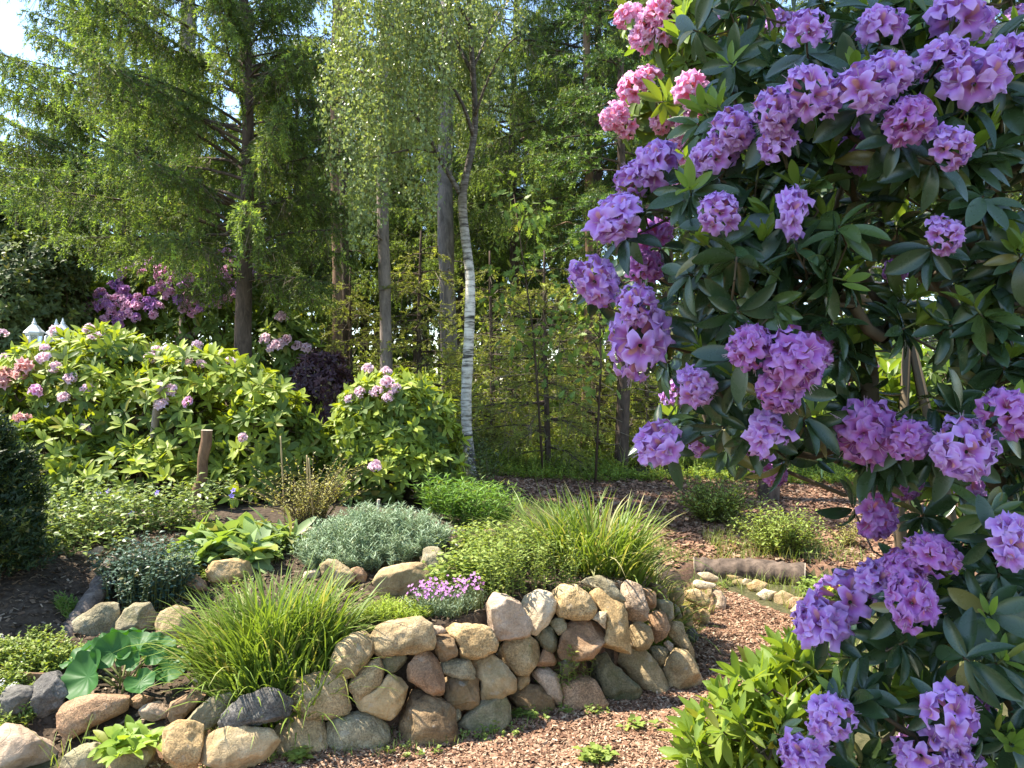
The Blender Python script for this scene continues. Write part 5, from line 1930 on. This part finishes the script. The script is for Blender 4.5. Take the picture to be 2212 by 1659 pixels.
# -- white-flowered groundcover at the left edge, and other low plants
b = put(45, 1450, 3.7)
g, fl = Geo(), Geo()
for (cx, cy, d, rx, n_) in ((30, 1430, 3.75, .14, 130), (75, 1440, 3.8, .12, 90), (135, 1432, 3.85, .13, 110), (10, 1500, 3.5, .12, 120), (20, 1550, 3.35, .10, 90), (85, 1400, 3.95, .12, 70)):
    c = put(cx, cy, d)
    B, q = patch(c, rx, .09, n_, r)
    stems(g, B, r.uniform(.03, .09, n_), r, .35, SLEAF, (.018, .032), 9, .2, (.1, .9), tint=(.0, .8))
for (px, py, d) in ((38, 1388, 3.75), (25, 1400, 3.75), (52, 1410, 3.7), (15, 1425, 3.7), (70, 1405, 3.8), (45, 1430, 3.65), (28, 1455, 3.6), (8, 1395, 3.75), (3, 1470, 3.5), (28, 1475, 3.5), (2, 1368, 3.8)):
    p = at(px, py, d)
    n_ = 26
    u = r.rand(n_)
    Q = p + np.stack([r.normal(size=n_) * .006, r.normal(size=n_) * .006, -u * .055], -1)
    D = nrm(np.stack([r.normal(size=n_), r.normal(size=n_), r.uniform(-.1, .6, n_)], -1))
    x, y, z = frames(D, np.tile([[0, 0, 1.0]], (n_, 1)))
    fl.inst(ROUND, Q, x, y, z, .011, 0)
    fl.sticks([p - [0, 0, .14]], [p], .0015, .001, 1)
plant("foamflower", b, "low plant with white flower spikes at the left picture edge", "plant", [("leaves", g, [M_HERB, M_RG]), ("flowers", fl, [M_WHT, M_RG])])
b = put(225, 1350 - 20, 4.15)
b = put(160, 1335, 4.1)
g = Geo()
B, q = patch(b, .09, .06, 120, r)
stems(g, B, r.uniform(.03, .08, 120), r, .35, NARROW, (.02, .035), 9, .1, (.1, .9))
plant("moss_tuft", b, "small bright green tuft at the lower end of the half-buried log", "plant", [("leaves", g, [M_FERN, M_RG])])

# -- shrubs around the mulch bed and canes
def twiggy(px, py, d, rx, rz, n_, label, mat, L=(.02, .035), name="small_shrub", per=14, lean=.35):
    b = put(px, py, d)
    g = Geo()
    B, q = patch(b, rx * .45, rx * .4, n_, r)
    stems(g, B, rz * r.uniform(.5, 1.1, n_), r, lean, SLEAF, L, per, .15, (.0, .9), out=(B[:, :2] - b[:2]) / rx * 1.5, tint=(0, .9), sr=.003)
    return plant(name, b, label, "shrub", [("foliage", g, [mat, M_RS])])


twiggy(672, 1130, 5.6, .22, .46, 120, "yellowish small shrub between the bamboo canes", M_PIER, per=18)
twiggy(1545, 1125, 7.6, .36, .42, 330, "round light green shrub on the mulch under the hanging purple flowers", M_AZAL, L=(.03, .055))
twiggy(1690, 1195, 6.5, .36, .38, 300, "spreading light green shrub on the mulch just behind the log step", M_AZAL, L=(.03, .05))
twiggy(1600, 1155, 7.0, .12, .2, 40, "tiny shrub between the two light green shrubs on the mulch", M_AZAL)
twiggy(1830, 1180, 7.0, .14, .22, 40, "small pale shrub at the right side of the mulch bed", M_PIER)

# -- yew at the left edge
b = put(-88, 1235, 4.6)
t = thing("yew_bush", b, "dark columnar yew cut off by the left picture edge", "bush")
g = Geo()
n_ = 4200
a = r.uniform(0, 6.283, n_)
h = r.rand(n_)
rad = .38 * (1 - h ** 2.2) ** .6 * (1 - .5 * r.rand(n_) ** 2.2) * (1 + .12 * np.sin(a * 5 + h * 9) + .22 * fbm(np.stack([np.cos(a) * 2, np.sin(a) * 2, h * 5], -1), 8, 2))
P = b + np.stack([rad * np.cos(a), rad * np.sin(a), h * (.80 + .12 * np.sin(a * 3))], -1)
D = nrm(np.stack([np.cos(a) * .6, np.sin(a) * .6, np.full(n_, .9)], -1) + r.normal(size=(n_, 3)) * .35)
x, y, z = frames(D, r.normal(size=(n_, 3)))
g.inst(SHOOTS[1], P, x, y, z, r.uniform(.06, .13, n_), 0, np.where(r.rand(n_) < .15, .8, .05))
part(g, "foliage", [M_YEW], t)
g = Geo()
g.tube([b - [0, 0, .05], b + [0, 0, .8]], [.04, .01], 8)
part(g, "trunk", [M_BARK], t, True)

# -- yellow flowers beside the kerb
b = put(1790, 1300, 5.0)
g, fl = Geo(), Geo()
for (px, py, d) in ((1770, 1300, 5.1), (1800, 1290, 5.1), (1760, 1285, 5.3), (1835, 1290, 5.0)):
    c = put(px, py, d)
    B, q = patch(c, .12, .1, 40, r)
    stems(g, B, r.uniform(.06, .16, 40), r, .25, ROUND, (.03, .05), 5, .3, (0, .6), tint=(0, .5))
ft = flower_tmpl(3, 10, R(3))
for (px, py) in ((1765, 1303), (1780, 1296), (1796, 1270), (1808, 1268), (1830, 1265), (1845, 1268), (1850, 1275), (1838, 1272), (1790, 1280), (1862, 1282), (1770, 1308)):
    p = at(px, py, 5.05)
    z = nrm(np.array([[r.normal() * .3, -.7, .6]]))
    x, y, _ = frames(np.cross(z, [[1.0, 0, 0]]), z)
    fl.inst((ft[0], ft[1]), p[None], x, y, z, np.array([[.024, .024, .012]]), 0, 0, ft[2])
    fl.sticks([p - [0, 0, .12]], [p], .0016, .0012, 1)
plant("yellow_flowers", b, "small clump of yellow flowers beside the kerb stones", "flower", [("leaves", g, [M_HERB, M_RG]), ("flowers", fl, [M_YEL, M_RG])])

# ------------------------------------------------------------------ things of wood, stone and metal
M_CUT = bark_mat("cut wood", (.42, .34, .24), (.62, .54, .42), 30, .3, .8, .2)
M_POST = bark_mat("reddish peeled bark", (.10, .055, .03), (.27, .16, .09), 16, .25)
M_CANE = plain_mat("bamboo cane", (.42, .31, .15), .6, .3)
M_WHITE = plain_mat("white lacquered metal", (.80, .80, .80), .35, .5)
M_SLABM = ground_mat("weathered concrete", (.30, .29, .27), (.45, .44, .42), (.58, .57, .54), .3, 40)


def curve_pts(ctrl, n=24):
    q = np.array(ctrl, float)
    u = np.linspace(0, len(q) - 1, n)
    q = np.stack([np.interp(u, np.arange(len(q)), q[:, k]) for k in range(3)], -1)
    for _ in range(2):
        q[1:-1] = (q[:-2] + 2 * q[1:-1] + q[2:]) / 4
    return q


def log(name, ctrl, rad, label, cat, mat, sides=14, rough=.06, seed=1, n=24, ends="both"):
    """a piece of round timber: bark with a cut face on its ends"""
    r_ = R(seed)
    pts = curve_pts(ctrl, n)
    t = thing(name, pts[0], label, cat)
    rr = np.interp(np.linspace(0, len(rad) - 1, n), np.arange(len(rad)), rad) * (1 + rough * fbm(np.stack([np.arange(n) * .5, np.full(n, seed * 1.0), np.zeros(n)], -1), seed, 2))
    g = Geo()
    g.tube(pts, rr, sides, 0, False)
    v = g.V[0]
    g.V[0] = v + rough * .5 * rr.mean() * nrm(v - np.repeat(pts, sides, 0)) * fbm(v * 30, seed, 2)[:, None]
    part(g, "bark", [mat], t, True)
    for k, on in ((0, ends == "both"), (-1, True)):
        if not on:
            continue
        ring = g.V[0].reshape(n, sides, 3)[k]
        tg = nrm(pts[k] - pts[1 if k == 0 else -2])
        c = Geo()
        vv = np.vstack([ring, ring * .999 + .001 * pts[k] + tg * .004, (pts[k] + tg * .006)[None]])
        e = np.arange(sides)
        e2 = (e + 1) % sides
        c.add(vv, np.stack([e, e2, sides + e2, sides + e], -1))
        c.F.append(np.stack([sides + e, sides + e2, np.full(sides, 2 * sides)], -1))
        c.M.append(np.zeros(sides, np.int32))
        part(c, "cut_face", [M_CUT], t)
    return t


pb = put(418, 1095, 5.75)
d = pb[1]
log("log_post", [pb - [0, 0, .1], at(425, 1065, d), at(438, 1030, d), at(437, 995, d), at(446, 955, d), at(447, 930, d)], [.055, .045, .040, .040, .043, .043],
    "crooked reddish-brown log post standing in front of the wide left rhododendron", "post", M_POST, seed=3, ends="top")
pb2 = ground_at(325, 6.9)
log("log_post", [pb2 - [0, 0, .1], at(322, 1050, 6.8), at(328, 1000, 6.65), at(336, 900, 6.42), at(348, 830, 6.32)], [.035, .033, .033, .032, .032],
    "pale weathered stake half hidden inside the wide left rhododendron", "post", M_BARKG, seed=4, ends="top")
a0 = at(150, 1330, 4.0)
a1 = at(245, 1240, 4.6)
a0[2] = float(Hz(a0[0], a0[1])[0]) + .03
a1[2] = float(Hz(a1[0], a1[1])[0]) + .06
log("half_buried_log", [a0 - [.03, .05, .10], (a0 + a1) / 2 + [.02, 0, .005], a1], [.05, .056, .05], "grey-brown log half buried along the soil slope left of the dark bushlet", "log", bark_mat("cracked grey bark", (.05, .04, .033), (.21, .175, .145), 22, 1.8), 20, .16, 5, 40, "top")
s0, s1 = at(1500, 1240, 6.25), at(1738, 1245, 6.0)
s0[2], s1[2] = .10, .10
log("log_step", [s0, (s0 + s1) / 2 + [0, .03, .01], s1], [.095, .10, .105], "thick weathered log laid as a step across the end of the path", "log", bark_mat("weathered log bark", (.035, .026, .02), (.19, .14, .105), 11, 1.0), 24, .10, 6, 48)
for k, (px, py0, py1, dd, rad, lab, ln) in enumerate([(788, 1125, 1092, 5.35, .013, "left of two short cut pegs in the bed before the rounded rhododendron", 4),
                                                      (813, 1122, 1080, 5.4, .011, "right, slightly taller of two short cut pegs in the bed before the rounded rhododendron", -5)]):
    q0 = put(px, py0, dd)
    log("wooden_peg", [q0 - [0, 0, .05], (q0 + at(px + ln * -1, py1, q0[1])) / 2, at(px - ln, py1, q0[1])], [rad * 1.1, rad, rad], lab, "peg", M_CUT, 8, .03, 7 + k, 8, "top")
for k, (x0, y0, x1, y1, dd, lab) in enumerate([(617, 1128, 606, 942, 5.55, "tall single bamboo cane left of the yellowish small shrub"),
                                               (668, 1135, 663, 983, 5.55, "left of the close pair of bamboo canes in the yellowish small shrub"),
                                               (680, 1135, 667, 989, 5.5, "right of the close pair of bamboo canes in the yellowish small shrub")]):
    q0 = put(x0, y0, dd)
    g = Geo()
    q1 = at(x1, y1, q0[1])
    pts = np.array([q0 - [0, 0, .1] + (q1 - q0 + [0, 0, .1]) * u for u in np.linspace(0, 1, 25)])
    rr = np.full(25, .0050)
    rr[::5] = .0063
    g.tube(pts, rr, 8)
    o = g.build("bamboo_cane", [M_CANE], None, True, loc=tuple(q0))
    tag(o, lab, "cane")


def bevel_block(name, pts8, mat, label, cat, bev=.01):
    import bmesh
    bm = bmesh.new()
    vs = [bm.verts.new(p) for p in pts8]
    for f in ((0, 3, 2, 1), (4, 5, 6, 7), (0, 1, 5, 4), (1, 2, 6, 5), (2, 3, 7, 6), (3, 0, 4, 7)):
        bm.faces.new([vs[i] for i in f])
    bmesh.ops.recalc_face_normals(bm, faces=bm.faces)
    bmesh.ops.bevel(bm, geom=list(bm.edges), offset=bev, segments=3, affect='EDGES', profile=.6)
    bmesh.ops.subdivide_edges(bm, edges=list(bm.edges), cuts=2, use_grid_fill=True)
    c = np.array([v.co[:] for v in bm.verts])
    dv = fbm(c * 28, 2, 3) * .003
    for v, q in zip(bm.verts, dv):
        v.co += v.normal * float(q)
    me = bpy.data.meshes.new(name)
    bm.to_mesh(me)
    bm.free()
    me.materials.append(mat)
    o = bpy.data.objects.new(name, me)
    COL.objects.link(o)
    return tag(o, label, cat)


q = [at(962, 1177, 4.85), at(992, 1172, 4.85), at(1010, 1205, 4.62), at(983, 1222, 4.60)]
nrm_ = np.array([.02, .035, -.075])
bevel_block("stone_slab", [p + nrm_ for p in q] + q, M_SLABM, "tilted pale grey slab with sawn edges sticking out of the bed", "slab", .008)
bevel_block("plank_edge", [put(45, 1478, 3.55) + np.array(v) for v in ((-.03, 0, -.03), (.10, .01, -.03), (.10, .03, -.03), (-.03, .02, -.03), (-.03, 0, .06), (.10, .01, .055), (.10, .03, .055), (-.03, .02, .06))],
            bark_mat("old brown plank", (.12, .07, .04), (.25, .16, .10), 20), "short brown plank edging the bed at the left picture edge", "plank", .003)


# -- three-headed white garden lamp
def lathe(g, prof, c, sides=6, mat=0, rot=.5):
    th = np.linspace(0, 2 * np.pi, sides, endpoint=False) + rot
    prof = np.array(prof, float)
    v = np.stack([np.outer(prof[:, 0], np.cos(th)), np.outer(prof[:, 0], np.sin(th)), np.repeat(prof[:, 1:2], sides, 1)], -1).reshape(-1, 3) + c
    n_ = len(prof)
    i = np.arange(n_ - 1)[:, None] * sides
    j = np.arange(sides)[None]
    k = (j + 1) % sides
    g.add(v, np.stack([i + j, i + k, i + sides + k, i + sides + j], -1).reshape(-1, 4), mat)


def glass_mat():
    n = N("lantern glass")
    p = n.bsdf((.9, .92, .92), .08, .5)
    p.inputs["Transmission Weight"].default_value = .75
    return n.done(p.outputs[0])


M_GLASS = glass_mat()
ld = 8.9
lb = ground_at(100, ld)
t = thing("garden_lamp", lb, "white three-headed garden lamp post rising behind the wide left rhododendron", "lamp post")
g = Geo()
lathe(g, [(.10, 0), (.10, .08), (.06, .14), (.04, .30), (.032, .45), (.032, 1.30), (.045, 1.32), (.028, 1.36), (.02, 1.5), (0.001, 1.52)], lb, 12)
part(g, "pole", [M_WHITE], t, True)
for (px, py, dy) in ((74, 690, -.15), (122, 692, .12), (136, 690, .3)):
    c = at(px, py, ld + dy)                     # the tip of the lantern
    base = c - np.array([0, 0, .40])
    g = Geo()
    P0 = lb + [0, 0, 1.3]
    g.tube(curve_pts([P0, (P0 + base) / 2 + [0, 0, -.10], base - [0, 0, .06], base], 10), .011, 8)
    part(g, "arm", [M_WHITE], t, True)
    lan = bpy.data.objects.new("lantern", None)
    COL.objects.link(lan)
    g = Geo()
    lathe(g, [(.001, 0), (.05, .005), (.055, .02), (.045, .03)], base, 6)
    for k in range(6):
        a = k * math.pi / 3 + .5
        u = np.array([math.cos(a), math.sin(a), 0])
        g.sticks([base + u * .048 + [0, 0, .02]], [base + u * .085 + [0, 0, .235]], .006, .006, 0, 4)
    lathe(g, [(.088, .225), (.092, .24), (.088, .25)], base, 6)
    o = g.build("lantern", [M_WHITE], None, False, loc=tuple(lb))
    bpy.data.objects.remove(lan)
    o.location = (0, 0, 0)
    o.parent = t
    g = Geo()
    lathe(g, [(.042, .03), (.082, .225)], base, 6)
    gl = g.build("glass", [M_GLASS], None, False, loc=tuple(lb))
    gl.location = (0, 0, 0)
    gl.parent = o
    g = Geo()
    lathe(g, [(.11, .245), (.105, .26), (.075, .29), (.05, .32), (.028, .34), (.022, .35), (.026, .36), (.014, .375), (.010, .40), (.001, .42)], base, 6)
    rf = g.build("roof", [M_WHITE], None, False, loc=tuple(lb))
    rf.location = (0, 0, 0)
    rf.parent = o

# ------------------------------------------------------------------ loose stuff: woodchips, litter, weeds, undergrowth, far wood
def scatter_ground(n, xr, yr, cond, r):
    out = []
    tot = 0
    while tot < n:
        x = r.uniform(*xr, n * 2)
        y = r.uniform(*yr, n * 2)
        k = (np.abs(x) < .72 * y + .3)
        x, y = x[k], y[k]
        e = edge_dist(x, y)
        k = cond(x, y, e)
        out.append(np.stack([x[k], y[k]], -1))
        tot += k.sum()
    q = np.concatenate(out)[:n]
    return np.stack([q[:, 0], q[:, 1], Hz(q[:, 0], q[:, 1])], -1)


CHIP = (np.array([(-.5, -.5, 0), (.5, -.5, .03), (.5, .5, 0), (-.5, .5, .03), (-.5, -.5, -.25), (.5, -.5, -.22), (.5, .5, -.25), (-.5, .5, -.22)], float),
        np.array([(0, 1, 2, 3), (0, 4, 5, 1), (1, 5, 6, 2), (2, 6, 7, 3), (3, 7, 4, 0)]))


def chips(name, P, size, mats, r, kind="stuff", asp=(.2, .5), tilt=.35):
    g = Geo()
    n_ = len(P)
    a = r.uniform(0, 6.283, n_)
    D = nrm(np.stack([np.cos(a), np.sin(a), r.normal(size=n_) * tilt], -1))
    x, y, z = frames(D, np.array([0, 0, 1.0]) + r.normal(size=(n_, 3)) * tilt)
    L = r.uniform(size[0], size[1], n_)
    s = np.stack([L * r.uniform(asp[0], asp[1], n_), L, np.full(n_, .004)], -1)
    g.inst(CHIP, P + np.array([0, 0, .003]) + np.array([0, 0, 1.0]) * (r.rand(n_) * .010)[:, None], x, y, z, s, 0)
    o = g.build(name, mats)
    return tag(o, kind=kind)


def chip_mat(name, cols):
    n = N(name)
    st_ = [(i / (len(cols) - 1), c) for i, c in enumerate(cols)]
    return n.done(n.bsdf(n.ramp(n.island(), st_), .9, .15).outputs[0])


M_CHIP = chip_mat("wood chips", [(.07, .036, .022), (.21, .12, .075), (.38, .23, .145), (.29, .15, .088), (.50, .36, .24), (.14, .07, .042), (.22, .12, .07), (.54, .41, .28)])
M_CHIP2 = chip_mat("bark pieces", [(.06, .035, .022), (.17, .095, .06), (.30, .17, .105), (.22, .11, .065), (.42, .29, .19), (.12, .065, .04)])
M_LITTER = chip_mat("dry litter", [(.03, .02, .013), (.09, .06, .038), (.20, .14, .09), (.06, .04, .025), (.33, .26, .18)])
r = R(300)
P = scatter_ground(75000, (-1.7, 2.6), (2.4, 6.1), lambda x, y, e: (e < -.02) & (zone(x, y, e) == 1) & (r.rand(len(x)) < np.clip(1.5 - y * .14, .3, 1)), r)
chips("wood_chips", P, (.008, .030), [M_CHIP], r)
P = scatter_ground(42000, (-1, 6), (5.8, 10), lambda x, y, e: (e > .1) & (zone(x, y, e) == 2), r)
chips("bark_pieces", P, (.02, .06), [M_CHIP2], r, asp=(.3, .7))
P = scatter_ground(16000, (-4, 1.6), (2.9, 6.4), lambda x, y, e: (e > .02) & (zone(x, y, e) == 0) & (y < 5.6), r)
chips("leaf_litter", P, (.008, .034), [M_LITTER], r, asp=(.12, .6))

g = Geo()


def weeds(n, xr, yr, cond, L, w, g, tint=.3):
    P = scatter_ground(n, xr, yr, cond, r)
    blades(g, P, r.uniform(0, 6.28, n), r.uniform(*L, n), r.uniform(*w, n), r.uniform(.05, .6, n), r.uniform(.2, 1.4, n), 5, 0, r.uniform(0, tint, n), r.normal(size=n) * .4)


# grass at the kerb, at the foot of the wall and behind the log step
weeds(2600, (1.2, 3.6), (4.0, 6.0), lambda x, y, e: (e < -.02) & (kerb_side(x, y) > .05), (.05, .16), (.002, .005), g, .7)
weeds(320, (.6, 1.9), (3.9, 6.0), lambda x, y, e: (e < -.03) & (e > -.30) & (vnoise(np.stack([x * 3, y * 3, 0 * x], -1), 2) > -.1), (.04, .12), (.002, .004), g, .6)
weeds(500, (-1.4, .9), (2.8, 4.0), lambda x, y, e: (e < -.05) & (e > -.26) & (vnoise(np.stack([x * 3, y * 3, 0 * x], -1), 2) > .1), (.02, .06), (.002, .004), g, .4)
weeds(1500, (1.0, 3.2), (6.1, 7.1), lambda x, y, e: (e > .08) & (vnoise(np.stack([x * 2, y * 2, 0 * x], -1), 4) > .0), (.04, .15), (.002, .005), g, .8)
weeds(1200, (-.7, .9), (4.8, 7.5), lambda x, y, e: (e > .2) & (zone(x, y, e) < 2) & (vnoise(np.stack([x * 2, y * 2, 0 * x], -1), 6) > -.1), (.05, .16), (.002, .006), g, .5)
for (px, py, d, n_, L0) in ((470, 1650, 3.05, 60, .22), (390, 1640, 3.05, 40, .18), (215, 1640, 3.0, 16, .2), (140, 1650, 2.95, 12, .2)):
    c = put(px, py, d)
    B, q_ = patch(c, .10, .06, n_, r)
    blades(g, B, r.uniform(0, 6.28, n_), r.uniform(.5, 1.1, n_) * L0, r.uniform(.002, .0045, n_), r.uniform(.1, .7, n_), r.uniform(.2, 1.6, n_), 6, 0, r.uniform(0, .5, n_))
tag(g.build("grass", [M_GRASS], None, True), kind="stuff")

g = Geo()
P = scatter_ground(420, (-1.9, 2.2), (2.7, 6), lambda x, y, e: (((e < -.02) & (e > -.28)) | ((e > .1) & (x < -.9) & (y < 5))) & (vnoise(np.stack([x * 2.5, y * 2.5, 0 * x], -1), 12) > .05), r)
stems(g, P, r.uniform(.02, .06, len(P)), r, .3, ROUND, (.012, .026), 6, .2, (.0, .8), tint=(0, .5))
for (px, py, d) in ((1290, 1640, 3.25), (1310, 1645, 3.22), (1275, 1650, 3.2), (1385, 1572, 3.5), (640, 1640, 3.2), (655, 1648, 3.18), (1130, 1550, 3.65)):
    c = put(px, py, d)
    B, q_ = patch(c, .05, .03, 7, r)
    stems(g, B, r.uniform(.03, .06, 7), r, .4, ROUND, (.03, .05), 4, .4, (0, .5), tint=(0, .7))
tag(g.build("weeds", [M_HERB, M_RG], None, True), kind="stuff")

g = Geo()
P = scatter_ground(5200, (-1.5, 7.5), (9.3, 13.5), lambda x, y, e: (x > -.6) & (r.rand(len(x)) < np.clip(1.4 - (y - 9.3) * .3, .15, 1)) & (vnoise(np.stack([x * 1.1, y * 1.1, 0 * x], -1), 21) > -.35), r)
hh = .12 + .30 * np.clip((P[:, 1] - 9.5) / 2.5, 0, 1)
stems(g, P, hh * r.uniform(.5, 1.2, len(P)), r, .3, SLEAF, (.035, .065), 9, .15, (.0, .8), tint=(0, .9), sr=.002)
blades(g, P[::3], r.uniform(0, 6.28, len(P[::3])), r.uniform(.15, .5, len(P[::3])), r.uniform(.004, .008, len(P[::3])), r.uniform(.05, .5, len(P[::3])), r.uniform(.3, 1.4, len(P[::3])), 5, 0, r.uniform(.2, 1, len(P[::3])))
tag(g.build("undergrowth", [M_UND, M_RG], None, True), kind="stuff")

g = Geo()
P = scatter_ground(3600, (-6, 1), (7.6, 14), lambda x, y, e: (x < -.2), r)
stems(g, P, r.uniform(.1, .5, len(P)), r, .3, SLEAF, (.05, .08), 9, .15, (.0, .8), tint=(0, .5), sr=.002)
tag(g.build("forest_herbs", [M_DEC, M_RS], None, True), kind="stuff")

# sunlit thicket at the wood edge behind the mulch
M_THICK = leaf_mat("thicket leaves", (.12, .18, .035), (.26, .33, .06), (.42, .48, .10), .55, .45, .25, (1.2, 1.2, .45), .7)
g = Geo()
n_ = 42000
x_ = r.uniform(-8, 10, n_)
y_ = r.uniform(11.8, 19, n_)
q_ = np.stack([x_ * .9, y_ * .9, 0 * x_], -1)
hm = np.clip(1.6 + 1.8 * fbm(q_, 31, 3), .4, 4.0) * np.clip((y_ - 11) / 3, .4, 1)
hm = np.where(x_ < -1.5, hm * .8, hm)
P = np.stack([x_, y_, Hz(x_, y_) + hm * r.rand(n_) ** .8], -1)
P = P[(np.abs(x_) < .75 * y_)]
D = nrm(r.normal(size=P.shape) + np.array([-.2, -.2, .1]))
x, y, z = frames(D, np.array([-.3, -.2, .9]) + r.normal(size=P.shape) * .5)
g.inst(SLEAF, P, x, y, z, r.uniform(.09, .18, len(P)), 0, r.uniform(0, .9, len(P)) ** 1.5)
st0 = P[::26].copy()
st0[:, 2] = Hz(st0[:, 0], st0[:, 1])
g.sticks(st0, P[::26], .006, .003, 1, 4)
tag(g.build("thicket", [M_THICK, M_TWIG]), kind="stuff")

# dead brushwood among the young spruces
g = Geo()
n_ = 700
P = np.stack([r.uniform(-.6, 4.6, n_), r.uniform(9.9, 12.0, n_), np.zeros(n_)], -1)
P[:, 2] = Hz(P[:, 0], P[:, 1]) + r.uniform(.1, 2.0, n_)
a = r.uniform(0, 6.28, n_)
L = r.uniform(.2, 1.0, n_)
Q = P + np.stack([np.cos(a) * L, np.sin(a) * L * .5, r.normal(size=n_) * .25 * L], -1)
g.sticks(P, Q, r.uniform(.003, .008, n_), .002, 0, 4, 0, (P + Q) / 2 + r.normal(size=(n_, 3)) * .05)
tag(g.build("brushwood", [M_DEAD]), kind="stuff")

# the far wood, a mass of clumped foliage behind the trees
M_FAR = leaf_mat("far wood foliage", (.045, .075, .022), (.13, .18, .05), (.26, .33, .08), .6, .35, .2, (1.2, 1.2, .5), .35)
g = Geo()
n_ = 42000
x_ = r.uniform(-26, 26, n_)
hmax = 9.0 + 3.5 * fbm(np.stack([x_ * .22, 0 * x_, 0 * x_], -1), 5, 4)
hmax = np.where(x_ < -13.5, np.minimum(hmax, 4.2), hmax)
y_ = 25 + r.normal(size=n_) * 1.8
z_ = .3 + hmax * r.rand(n_) ** 1.15
P = np.stack([x_, y_, z_], -1)
P = P + .5 * np.stack([fbm(P * .9, 1, 2), fbm(P * .9, 2, 2), fbm(P * .9, 3, 2)], -1)
D = nrm(r.normal(size=(n_, 3)) + np.array([0, -.2, -.3]))
x, y, z = frames(D, np.array([-.4, -.3, .9]) + r.normal(size=(n_, 3)) * .6)
g.inst(small_leaf(.6, .2, .2), P, x, y, z, r.uniform(.18, .42, n_), 0, r.uniform(0, .6, n_) ** 2)
tr0 = np.stack([r.uniform(-9, 25, 70), r.uniform(23, 27, 70), np.full(70, .3)], -1)
g.sticks(tr0, tr0 + np.stack([r.normal(size=70) * .3, r.normal(size=70) * .2, r.uniform(6, 10, 70)], -1), .14, .05, 1, 6)
tag(g.build("far_wood", [M_FAR, M_BARKG]), kind="stuff")
